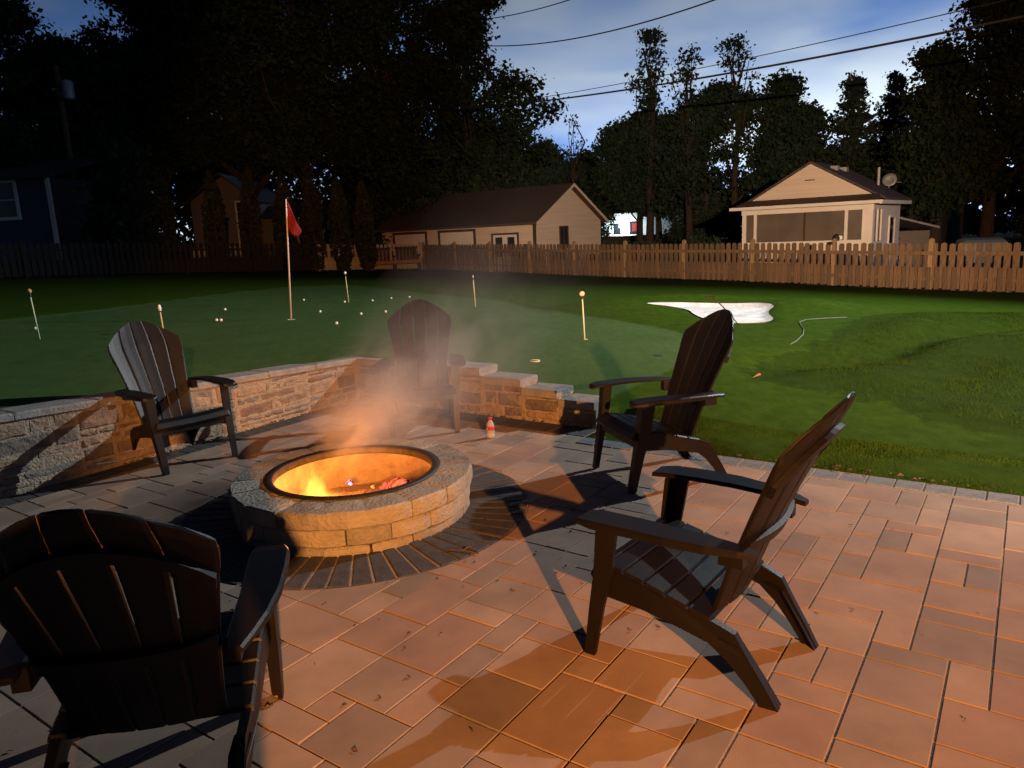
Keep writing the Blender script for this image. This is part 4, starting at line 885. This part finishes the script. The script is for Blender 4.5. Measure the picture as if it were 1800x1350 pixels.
# main body and its gable
slab(ph, 'wall', M_WHITE, .05, pw-.05, PD, PD+2.7, -.7, 2.05)
AP = pw*.5; MB().loft([[(.12, .50, 2.28), (pw-.15, .50, 2.28), (AP, .50, 3.42)], [(.12, PD+2.7, 2.28), (pw-.15, PD+2.7, 2.28), (AP, PD+2.7, 3.42)]]).obj('gable', M_CREAM, ph)
MB().loft([[(-.30, -.30, 2.02), (pw+.30, -.30, 2.02), (pw+.30, -.30, 2.06), (-.30, -.30, 2.06)], [(-.05, .50, 2.26), (pw+.05, .50, 2.26), (pw+.05, .50, 2.30), (-.05, .50, 2.30)]]).obj('porch_roof', M_SHINGLE, ph)
MB().box(-.34, pw+.34, -.36, -.302, 1.97, 2.075).obj('gutter', M_WHITE, ph)
MB().box(pw+.24, pw+.32, -.30, PD+2.7, 1.95, 2.07).obj('gutter', M_WHITE, ph)
sl_ = (3.42-2.28)/(AP-.12)
mb = MB()
for sgn in (-1, 1):
    xe = AP+sgn*(pw/2+.27); zl_ = 3.44-(pw/2+.27)*sl_
    mb.loft([[(AP, yy, 3.44), (xe, yy, zl_), (xe, yy, zl_+.07), (AP, yy, 3.51)] for yy in (.47, PD+2.9)])
rf = mb.obj('roof', M_SHINGLE2, ph)
for yy in (1.6, 2.8): MB().box(AP+.35, AP+.60, yy, yy+.25, 3.20, 3.36).obj('roof_vent', M_GALV, rf)
MB().tube([(AP+1.5, 3.6, 2.5), (AP+1.5, 3.6, 3.3)], .05, 8).obj('vent_pipe', M_GALV, rf)
slab(ph, 'gable_vent', M_SCREEN, AP-.16, AP+.16, .47, .499, 2.86, 2.90)
window(ph, PD+.9, PD+1.7, .6, 1.5, 0, M_WHITE, .06, side=pw-.05)
dish = empty('satellite_dish', (15.0, 29.6, 0)); tag(dish, 'round satellite dish on a thin mast beside the porch house roof', 'satellite dish')
MB().tube([(0, 0, -.5), (0, 0, 2.75)], .03, 7).obj('mast', M_GALV, dish)
dd = MB().lathe([(.005, .0), (.14, .02), (.26, .07), (.26, .085), (.14, .035), (.005, .015)], 18).obj('reflector', M_GALV, dish, True); dd.location = (0, -.05, 2.9); dd.rotation_euler = (R(70), 0, R(-35))
MB().tube([(0, -.05, 2.85), (.30, -.36, 2.80)], .012, 6).obj('feed_arm', M_GALV, dish)
lt = empty('lean_to', (16.0, 29.4, -.55)); tag(lt, 'pale lean-to with sloping roof at the back of the porch house', 'shed')
slab(lt, 'wall', M_GREYSIDING, -1.2, .6, 0, 2.2, -.3, 1.5); MB().loft([[(-1.3, yy, 2.15), (.9, yy, 1.55), (.9, yy, 1.63), (-1.3, yy, 2.23)] for yy in (-.15, 2.3)]).obj('roof', M_GALV, lt)
# storage box and lantern by the fence
sb = empty('storage_box', (14.1, 22.2, gz(14.1, 22.2)), R(-20)); tag(sb, 'pale blue storage box with sloped lid showing above the fence', 'storage box')
M_BOX = mat('pale_box_plastic', (.17, .22, .24), .6, (.14, .18, .2), 6)
MB().loft([[(-.6, -.3, 0), (.6, -.3, 0), (.6, .3, 0), (-.6, .3, 0)], [(-.56, -.28, 1.05), (.56, -.28, 1.05), (.56, .28, 1.05), (-.56, .28, 1.05)]]).obj('body', M_BOX, sb)
MB().loft([[(-.62, -.33, 1.052), (.62, -.33, 1.052), (.62, .33, 1.052), (-.62, .33, 1.052)], [(-.60, -.31, 1.12), (.60, -.31, 1.12), (.60, .31, 1.20), (-.60, .31, 1.20)], [(-.45, -.15, 1.20), (.55, -.15, 1.20), (.55, .25, 1.26), (-.45, .25, 1.26)]]).obj('lid', M_BOX, sb)
la = empty('lantern', (8.92, 20.1, gz(8.92, 20.1))); tag(la, 'small black and white lantern on a stake above the picket fence', 'lantern')
MB().tube([(0, .25, 0), (0, .25, 1.12)], .02, 7).obj('stake', M_WHITE, la); MB().lathe([(.03, 1.10), (.12, 1.12), (.13, 1.17), (.05, 1.19)], 12, (-.08, .25, 0)).obj('shade', M_BLACKP, la)
MB().lathe([(.02, 1.19), (.10, 1.22), (.11, 1.29), (.07, 1.36), (.02, 1.39)], 12, (.04, .25, 0)).obj('lamp_head', M_BLACKP, la); MB().lathe([(.02, 1.22), (.07, 1.24), (.07, 1.33), (.02, 1.35)], 10, (.12, .22, 0)).obj('lens', M_WHITE, la)

# lit house far behind
lh = empty('lit_house', (7.6, 60, .1)); tag(lh, 'distant pale house with lit porch and red item in its window beyond the trees', 'house')
slab(lh, 'wall', M_PALESIDING, 0, 7.4, 0, 6, -.5, 2.55)
MB().loft([[(-.5, -.9, 2.45), (7.9, -.9, 2.45), (7.9, 3, 5.0), (-.5, 3, 5.0)], [(-.5, -.9, 2.6), (7.9, -.9, 2.6), (7.9, 3, 5.15), (-.5, 3, 5.15)]]).obj('roof', M_DARK, lh)
MB().box(-.5, 7.9, -.95, -.88, 2.25, 2.62).obj('fascia', M_WHITE, lh)
window(lh, 1.0, 1.6, 1.0, 1.9, 0, M_WHITE, .1); w_ = window(lh, 2.3, 3.2, .95, 2.0, 0, M_WHITE, .1)
MB().box(2.5, 2.95, -.03, -.019, 1.2, 1.85).obj('red_banner', M_RED, w_)
slab(lh, 'porch_floor', M_DARK, -.3, 7.6, -2.0, 0, -.5, .9)
for x in (.1, 4.2, 7.2): MB().box(x, x+.12, -.86, -.74, .9, 2.44).obj('porch_post', M_DARK, lh)
pl = empty('porch_lamp', (9.35, 59.5, 1.75)); tag(pl, 'glowing porch lamp on the wall of the distant pale house', 'lamp')
MB().lathe([(.03, -.14), (.10, -.10), (.12, .0), (.10, .10), (.03, .14)], 12).obj('globe', mat('lamp_globe', (.9, .95, 1), .4, emis=(.85, .97, 1.0), estr=14), pl, True)
MB().box(-.05, .05, .10, .42, -.04, .04).obj('bracket', M_BLACKP, pl)
add_light('porch_lamp_light', 'POINT', (9.35, 58.9, 1.75), 420, (.78, .95, 1.0), shadow_soft_size=.12)

# dark house on the right, blue house on the left, gabled house behind the evergreens
dh = empty('dark_house', (19.0, 46, -.3)); tag(dh, 'large unlit house with steep dark roof behind the porch house', 'house')
slab(dh, 'wall', M_DARK, 0, 9, 0, 9, -.3, 3.9); gable_roof(dh, 0, 9, 0, 9, 3.9, 6.3, M_DARK, 'x', .4, .12)
MB().loft([[(1.6, -.5, 3.9), (5.4, -.5, 3.9), (3.5, -.5, 6.0)], [(1.6, 4, 3.9), (5.4, 4, 3.9), (3.5, 4, 6.0)]]).obj('dormer', M_DARK, dh)
window(dh, 1.2, 2.2, 1.2, 2.6, 0, M_DARK); window(dh, 4.4, 5.4, 1.2, 2.6, 0, M_DARK); MB().box(6.6, 7.3, 3, 3.7, 4.5, 7.0).obj('chimney', M_DARK, dh)
bh = empty('blue_house', (-17.75, 30.0, .6)); tag(bh, 'dark blue clapboard house with white corner trim, cut by the picture edge', 'house')
slab(bh, 'wall', M_BLUESIDING, -9, -.09, 0, 8, -.6, 3.95); slab(bh, 'corner_trim', M_WHITE, -.0895, .03, -.03, .12, -.6, 3.92)
gable_roof(bh, -9, 0, 0, 8, 3.95, 4.9, M_DARK, 'x', .35, .12)
window(bh, -2.9, -1.35, 2.45, 3.75, 0, M_WHITE, .12, bars=(0, 1), m_gl=mat('curtained_glass', (.20, .19, .16), .3, (.14, .13, .11), 1.5)); window(bh, -6.2, -4.8, 2.45, 3.75, 0, M_WHITE, .12, bars=(0, 1))
gh = empty('gabled_house', (-20.5, 50, .8)); tag(gh, 'grey gabled house with white framed windows half hidden by the columnar evergreens', 'house')
slab(gh, 'wall', M_GREYSIDING, 0, 4.2, 0, 7, -.8, 3.7); MB().loft([[(0, 0, 3.701), (4.2, 0, 3.701), (2.3, 0, 5.3)], [(0, 7, 3.701), (4.2, 7, 3.701), (2.3, 7, 5.3)]]).obj('gable', M_GREYSIDING, gh); gable_roof(gh, 0, 4.2, 0, 7, 3.75, 5.35, M_DARK, 'y', .3, .1)
for x0 in (.95, 3.0):
    for z0 in (.85, 2.35): window(gh, x0, x0+.75, z0, z0+1.2, 0, M_WHITE, .11, bars=(0, 1))
slab(gh, 'wing_wall', M_GREYSIDING, 4.21, 9, .6, 6, -.8, 2.4); MB().loft([[(4.1, .3, 2.4), (9.3, .3, 2.4), (9.3, 3, 3.3), (4.1, 3, 3.3)], [(4.1, .3, 2.5), (9.3, .3, 2.5), (9.3, 3, 3.4), (4.1, 3, 3.4)]]).obj('wing_roof', M_DARK, gh)
window(gh, 5.6, 6.6, .8, 1.9, .6, M_WHITE, .12); MB().box(-.1, 4.3, -.9, -.02, .05, .75).obj('porch_rail', M_WHITE, gh)

# ------------------------------------------------------------------ utility pole and wires
up_ = empty('utility_pole', (-18.95, 34, .7)); tag(up_, 'wooden utility pole with a grey transformer among the dark trees', 'utility pole')
MB().tube([(0, 0, -.7), (0, 0, 8.75)], [.16, .12], 10).obj('pole', M_POLEWOOD, up_, True)
MB().lathe([(.02, 7.35), (.24, 7.36), (.25, 7.45), (.25, 8.05), (.20, 8.13), (.02, 8.15)], 14, (.42, -.1, 0)).obj('transformer', M_GALV, up_, True); MB().box(.05, .25, -.12, -.06, 7.6, 7.66).obj('bracket', M_GALV, up_)
MB().tube([(-.28, -.1, 7.8), (-.1, 0, 7.8)], .05, 7).obj('insulator', M_GALV, up_)
def wire(p, q, sag, r, lb):
    p, q = Vector(p), Vector(q); d = q-p; p2 = p-d*.55; q2 = q+d*.55; pts = []
    for k in np.linspace(0, 1, 40):
        v = p2.lerp(q2, k); tt = (k*2.1-.55); v.z -= sag*4*tt*(1-tt) if True else 0; pts.append(v)
    tag(MB().tube(pts, r, 6).obj('power_line', M_WIRE, None, True), lb, 'power line', 'power lines across the sky')
wire((.677, 34, 7.06), (11.1, 19, 5.85), .16, .030, 'thick black power line, lowest of the lines across the sky')
wire((2.08, 34.5, 7.39), (12.05, 19.5, 6.51), .12, .013, 'thin power line just above the thickest one')
wire((.78, 34, 9.44), (6.58, 24, 8.13), .25, .022, 'power line crossing the upper sky beside the big tree')
wire((.225, 34, 10.6), (2.69, 29, 9.73), .05, .018, 'short stretch of power line nearest the top of the picture')

# ------------------------------------------------------------------ trees
LEAF_V = np.array([(-.5, 0, 0), (0, -.34, .06), (.55, 0, -.04), (0, .34, .06)])
def leaf_cloud(name, cen, size, m, parent, seed, droop=False):
    r_ = np.random.default_rng(seed); n = len(cen)
    a = r_.normal(size=(n, 3)); a /= np.linalg.norm(a, axis=1)[:, None]; h_ = r_.normal(size=(n, 3)); b = np.cross(a, h_); b /= np.linalg.norm(b, axis=1)[:, None]; c = np.cross(a, b)
    s_ = size*(.45+1.25*r_.uniform(0, 1, n)**1.8)[:, None, None]
    v = cen[:, None, :] + s_*(LEAF_V[None, :, 0, None]*a[:, None] + LEAF_V[None, :, 1, None]*b[:, None] + LEAF_V[None, :, 2, None]*c[:, None])
    me = bpy.data.meshes.new(name); me.from_pydata(v.reshape(-1, 3).tolist(), [], np.arange(n*4).reshape(-1, 4).tolist()); me.materials.append(m); return link(name, me, parent)
def crown_pts(blobs, per, clump, r_):
    out = []; cents = []
    for (x, y, z, rx, rz, k) in blobs:
        m_ = int(k)
        d = r_.normal(size=(m_, 3)); d /= np.linalg.norm(d, axis=1)[:, None]; q = r_.uniform(.25, 1, m_)**.5
        c = np.array([x, y, z]) + d*q[:, None]*np.array([rx, rx, rz]); cents.append(c)
        for p in c:
            kk = int(per*r_.uniform(.5, 1.5)); out.append(p + r_.normal(size=(kk, 3))*clump*np.array([1, 1, .7]))
    return np.concatenate(out), np.concatenate(cents)
def tree(name, label, x, y, h_, blobs, m, per=60, clump=.45, leaf=.2, tr=.28, seed=1, group=None, trunk_top=.8):
    r_ = np.random.default_rng(seed); z0 = gz(x, y) if abs(x) < 26 and y < 40 else .2
    root = empty(name, (x, y, z0)); tag(root, label, 'tree', group)
    pts, cents = crown_pts(blobs, per, clump, r_)
    mb = MB(); top = h_*trunk_top; bend = r_.normal(size=(6, 2))*.12
    tp = [(bend[i][0]*i*.4, bend[i][1]*i*.4, top*i/5-(.2 if i == 0 else 0)) for i in range(6)]
    mb.tube(tp, [tr*1.25, tr, tr*.85, tr*.7, tr*.5, tr*.2], 9)
    pick = r_.choice(len(cents), min(len(cents), 26), replace=False)
    for i in pick:
        c = cents[i]; k = np.clip(c[2]*.62/top, .22, .95); b = Vector((np.interp(k, np.linspace(0, 1, 6), [p[0] for p in tp]), np.interp(k, np.linspace(0, 1, 6), [p[1] for p in tp]), k*top))
        mid = b.lerp(Vector(c), .55) + Vector((r_.normal()*.2, r_.normal()*.2, .25))
        mb.tube([b, mid, Vector(c)], [tr*.34*(1.1-k*.6), tr*.2*(1.1-k*.6), .02], 5)
    mb.obj('trunk', M_BARK, root, True, False)
    leaf_cloud('crown', pts, leaf, m, root, seed+100); return root
GL_ = 'big trees beyond the fence'
def rnd_blobs(seed, h_, r_c, n, z_lo=.28, k=16):
    q = random.Random(seed); o = []
    for i in range(n):
        f_ = i/(n-1); z = h_*(z_lo+(1-z_lo)*f_*.93); w_ = r_c*math.sin(math.pi*(.18+.72*f_))**.8; a = q.uniform(0, 6.28); d = w_*q.uniform(.2, .75)
        o.append((d*math.cos(a), d*math.sin(a), z, w_*q.uniform(.45, .7), w_*q.uniform(.35, .55), k))
    return o
BIG = [(-22.6, 34, 15, 3.5, 'tall black-leaved tree at the outer edge above the blue house', 21), (-20.4, 36.5, 10.5, 3.0, 'broad dark tree behind the utility pole, beside the gap of open sky', 22), (-17.0, 38.5, 15.5, 3.3, 'tall dark tree just right of the gap of open sky', 30), (-13.0, 39, 16, 4.4, 'tall dark tree above the gabled house', 23), (-9.6, 37.5, 16.5, 4.4, 'tall dark tree above the red flag, sky showing through its leaves', 24),
       (-5.6, 40, 16, 4.7, 'tall dark tree left of the garage roof', 25), (-1.6, 42, 14.4, 4.4, 'big dark tree over the garage with its leafy side against open sky', 26), (-21, 57, 10, 4.2, 'lower dark tree between the gabled house and the utility pole', 27), (-8, 47, 11, 4.6, 'lower dark tree filling the gap behind the columnar evergreens', 28), (-1.8, 46.5, 8, 3.6, 'low dark tree close behind the garage roof', 29)]
for x, y, h_, rc, lb, sd in BIG:
    tree('oak_tree', lb, x, y, h_, rnd_blobs(sd, h_, rc, 19, .14 if sd not in (23, 24, 30) else .36, 30), M_LEAF, 92, .36, .21, .30, sd, GL_)
CEN = [(3.0, 50, 6.9, 2.3, 'round low tree right above the garage ridge', 41), (5.7, 54, 6.6, 2.4, 'low hazy tree between garage and lit house', 42), (8.6, 48, 8.2, 2.7, 'bushy tree around the foot of the ivy-covered one', 43), (12.2, 46, 9.4, 3.1, 'dense tree left of the porch house', 44), (15.4, 44, 9.4, 2.9, 'dense green tree directly behind the porch house', 45), (10.6, 52, 8.6, 3.0, 'bushy tree filling the gap behind the dense ones', 46), (17.6, 47, 8.2, 2.6, 'soft dark tree between the dense one and the spruces', 47)]
for x, y, h_, rc, lb, sd in CEN: tree('maple_tree', lb, x, y, h_, rnd_blobs(sd, h_, rc, 15, .10 if sd not in (43, 46) else .36, 24), M_LEAF2, 85, .30, .20, .20, sd, GL_)
# tall thin ones against the sky
tree('ivy_tree', 'tall narrow ivy-covered tree standing alone against the pale sky', 8.8, 46, 12.4, [(0, 0, 3.5, 1.5, 1.6, 20), (.1, 0, 6.2, .95, 1.3, 18), (0, 0, 8.2, .75, 1.0, 14), (-.2, 0, 9.6, 1.0, .7, 12), (.2, 0, 10.8, .7, .8, 10), (.1, 0, 11.9, .6, .5, 9), (1.1, 0, 7.6, .8, .5, 7)], M_LEAF2, 55, .26, .19, .22, 51, GL_, .93)
tree('slender_tree', 'slender tree with open clustered leaves under the power lines', 10.9, 44.5, 11.2, [(0, 0, 4, 1.6, 1.6, 16), (-.1, 0, 6.6, 1.2, 1.0, 11), (.2, 0, 8.4, .9, .8, 9), (-.5, 0, 9.6, .7, .6, 7), (0, 0, 10.7, .5, .5, 6)], M_LEAF2, 42, .27, .19, .2, 52, GL_, .9)
tree('slender_tree', 'slender tree whose bent tip touches the thickest power line', 13.4, 44.0, 11.6, [(0, 0, 4.5, 1.8, 1.8, 18), (.2, 0, 7.0, 1.2, 1.0, 13), (.3, 0, 8.8, 1.0, .8, 10), (.1, 0, 10.2, .9, .6, 9), (-.3, 0, 11.2, .6, .4, 7)], M_LEAF2, 46, .27, .19, .2, 53, GL_, .9)
tree('dead_tree', 'thin nearly bare sapling top against the sky above the garage', 4.5, 47.5, 8.6, [(0, 0, 5.4, .9, 1.0, 5), (.1, 0, 6.9, .5, .8, 4), (0, 0, 7.9, .4, .5, 3)], M_LEAF2, 22, .22, .16, .10, 54, GL_, .97)
RT = [(20.8, 32.5, 12.2, 3.0, 'large dark tree at the right border with a forked trunk', 61), (24.5, 34, 13, 3.8, 'dark tree beyond the storage box at the edge of the picture', 62), (18.3, 32.0, 8.9, 1.5, 'leaning leafy branch tree left of the forked trunk', 63), (23.0, 30, 6.0, 2.8, 'low dark tree behind the storage box', 64), (18.8, 36.5, 5.0, 2.6, 'dark shrubby tree beside the lean-to', 65)]
for x, y, h_, rc, lb, sd in RT: tree('ash_tree', lb, x, y, h_, rnd_blobs(sd, h_, rc, 14, .30 if sd != 65 else .1, 20), M_LEAF, 80, .34, .20, .26, sd, GL_)
def conifer(lb, x, y, h_, r_b, seed):
    r_ = np.random.default_rng(seed); root = empty('spruce_tree', (x, y, -.2)); tag(root, lb, 'tree', GL_)
    mb = MB().tube([(0, 0, -.2), (.05, 0, h_*.5), (0, 0, h_)], [.2, .13, .02], 7); pts = []
    z = h_*.18
    while z < h_*.99:
        w_ = r_b*(1-z/h_)**.75+.12; nb = r_.integers(6, 10); a0 = r_.uniform(0, 6.28)
        for j in range(nb):
            a = a0+6.28*j/nb+r_.normal()*.25; l_ = w_*r_.uniform(.65, 1.15); z_k = z; z = z_k + r_.normal()*h_*.018; tip = np.array([l_*math.cos(a), l_*math.sin(a), z+l_*r_.uniform(-.12, .22)])
            mb.tube([(0, 0, z), tuple(tip*np.array([.5, .5, 1]) + np.array([0, 0, -.06])), tuple(tip)], [.03, .02, .008], 4)
            k = int(70*l_)+12; q = r_.uniform(.12, 1.05, k); base_ = np.stack([q*tip[0], q*tip[1], z+(tip[2]-z)*q**2-.1*q*(1-q)], 1)
            pts.append(base_ + r_.normal(size=(k, 3))*np.array([.15, .15, .13])*(1.15-.5*q)[:, None]); z = z_k
        z += h_*.036*r_.uniform(.7, 1.3)
    mb.obj('trunk', M_BARK, root, True, False); leaf_cloud('crown', np.concatenate(pts), .17, M_LEAF3, root, seed)
conifer('spruce with layered drooping branches against the sky, right of the porch house gable', 18.2, 40, 9.0, 2.7, 71); conifer('spruce beside another, its top just below the power line, nearer the big dark tree', 20.9, 41, 9.1, 2.6, 72); conifer('smaller spruce low behind the satellite dish', 16.9, 42, 6.6, 2.3, 73)
AV = [(-14.0, 31.3, 3.9, 'first columnar evergreen of the row, nearest the blue house'), (-12.05, 31.6, 4.1, 'second columnar evergreen, in front of the gabled house windows'), (-10.7, 32.0, 3.9, 'third columnar evergreen, right of the lit gabled house wall'), (-9.35, 32.4, 4.1, 'fourth columnar evergreen, directly left of the red flag'), (-8.15, 32.2, 4.0, 'fifth columnar evergreen, just right of the red flag'), (-7.1, 32.6, 3.9, 'sixth columnar evergreen, before the pale fence'), (-6.1, 33.0, 3.8, 'last columnar evergreen of the row, beside the orange bench')]
for i, (x, y, h_, lb) in enumerate(AV):
    r_ = np.random.default_rng(80+i); root = empty('columnar_evergreen', (x, y, gz(x, y))); tag(root, lb, 'tree', 'row of columnar evergreens')
    n = 2600; z = r_.uniform(.02, 1, n); rad = .42*np.minimum(1, ((1-z)*2.9)**.7)*np.minimum(1, .5+z*2.4); a = r_.uniform(0, 6.283, n); q = r_.uniform(.55, 1, n)**.5*(1+.18*np.sin(a*3+z*9))
    pts = np.stack([rad*q*np.cos(a), rad*q*np.sin(a), z*h_], 1)
    MB().tube([(0, 0, -.1), (0, 0, h_*.8)], [.09, .02], 7).obj('trunk', M_BARK, root); leaf_cloud('crown', pts, .15, M_THUJA, root, 90+i)
# far belt of woods that closes the horizon
_r = np.random.default_rng(400); n_ = 56000; xx = _r.uniform(-75, 75, n_); hh_ = 6.0+.9*np.sin(xx*.21)+.7*np.sin(xx*.53+1)+4.5*np.clip(-xx/12, 0, 1); zz_ = _r.uniform(0, 1, n_)**.8*hh_; yy_ = 74+_r.uniform(-3, 3, n_)
tag(leaf_cloud('far_woods', np.stack([xx, yy_, zz_-.5], 1), .62, M_LEAF, None, 401), 'far belt of dark woods closing the view between the houses', 'woods', kind='stuff')
tree('holly_tree', 'dense black bushy tree hiding the side wall of the blue house', -14.9, 30.6, 5.0, rnd_blobs(91, 5.0, 1.35, 12, .05, 12), M_LEAF, 80, .34, .22, .14, 91, GL_)
# shrubs between houses
def shrub(lb, x, y, r_c, h_, sd, m=M_LEAF2):
    r_ = np.random.default_rng(sd); root = empty('shrub', (x, y, gz(x, y) if abs(x) < 26 and y < 40 else -.1)); tag(root, lb, 'shrub', 'shrubs behind the fence')
    pts, _ = crown_pts([(0, 0, h_*.5, r_c, h_*.45, 26)], 40, .22, r_)
    MB().tube([(0, 0, -.1), (.02, 0, h_*.6)], [.05, .02], 6).obj('trunk', M_BARK, root); leaf_cloud('crown', pts, .14, m, root, sd)
shrub('dark shrub right of the garage gable', 5.9, 35.5, 1.0, 1.25, 201); shrub('dark shrub under the lit house', 7.0, 38, 1.0, 1.15, 202); shrub('dark shrub left of the screened porch', 8.7, 33, 1.0, 1.5, 203); shrub('shrub against the side wall of the porch house', 14.6, 29.3, .6, 1.5, 204); shrub('dark shrub behind the pale fence', -6.3, 37.6, 1.2, 2.0, 205); shrub('dark shrub beside the garage doors', -3.2, 39.0, 1.0, 1.6, 206)

# ------------------------------------------------------------------ the photographer, who stands behind the camera and shades the chair seen from behind
def person():
    V_ = [(0, 0, .92), (0, 0, 1.12), (0, .01, 1.36), (0, .0, 1.49), (0, .03, 1.60), (0, .035, 1.70)]
    rad_ = [(.165, .12), (.15, .105), (.19, .11), (.065, .065), (.095, .10), (.085, .095)]
    E_ = [(0, 1), (1, 2), (2, 3), (3, 4), (4, 5)]
    def add(p, r, par): V_.append(p); rad_.append(r if isinstance(r, tuple) else (r, r)); E_.append((par, len(V_)-1)); return len(V_)-1
    for sx in (-1, 1):
        h1 = add((sx*.10, 0, .84), .10, 0); kn = add((sx*.12, .02, .48), .065, h1); an = add((sx*.13, -.01, .09), .045, kn); add((sx*.145, .14, .035), (.04, .035), an)
        sh = add((sx*.19, 0, 1.40), .062, 2); el = add((sx*.27, .10, 1.17), .045, sh); wr = add((sx*.10, .19, 1.40), .032, el); pa = add((sx*.075, .20, 1.46), (.035, .022), wr)
        for k in range(4):
            kn_ = add((sx*(.095-.018*k), .215, 1.50+.006*(1.5-abs(k-1.5))), .009, pa); add((sx*(.075-.018*k), .225, 1.535), .0075, kn_)
        add((sx*.045, .19, 1.475), .0095, pa)
    me = bpy.data.meshes.new('person'); me.from_pydata(V_, E_, []); o = bpy.data.objects.new('person', me); C.objects.link(o)
    sk = o.modifiers.new('skin', 'SKIN'); lay = me.skin_vertices[0] if me.skin_vertices else None
    if lay is None:
        bpy.context.view_layer.objects.active = o; bpy.ops.mesh.customdata_skin_add(); lay = me.skin_vertices[0]
    for i, r in enumerate(rad_): lay.data[i].radius = r
    lay.data[0].use_root = True
    ss_ = o.modifiers.new('sub', 'SUBSURF'); ss_.levels = 2; ss_.render_levels = 2
    dg = bpy.context.evaluated_depsgraph_get(); em = bpy.data.meshes.new_from_object(o.evaluated_get(dg)); o.modifiers.clear(); o.data = em
    for m in (mat('shirt', (.05, .06, .08), .9, (.04, .05, .07), 20), mat('jeans', (.03, .04, .07), .9, (.02, .03, .05), 20), mat('skin', (.45, .27, .19), .6, (.40, .23, .16), 20), mat('hair', (.03, .02, .015), .7, (.02, .015, .01), 40)): em.materials.append(m)
    for p in em.polygons:
        c = p.center; p.use_smooth = True
        p.material_index = 1 if c.z < .93 else (3 if c.z > 1.60 and abs(c.x) < .12 and c.y < .06 or c.z > 1.74 else (2 if (c.z > 1.50 and abs(c.x) < .13 and c.y < .16) or c.y > .165 else 0))
    return o
try:
    pe = person(); pe.location = (-.16, -.38, 0); tag(pe, 'person in dark shirt and jeans holding up a phone behind the camera', 'person')
except Exception as ex: print('person failed', ex)
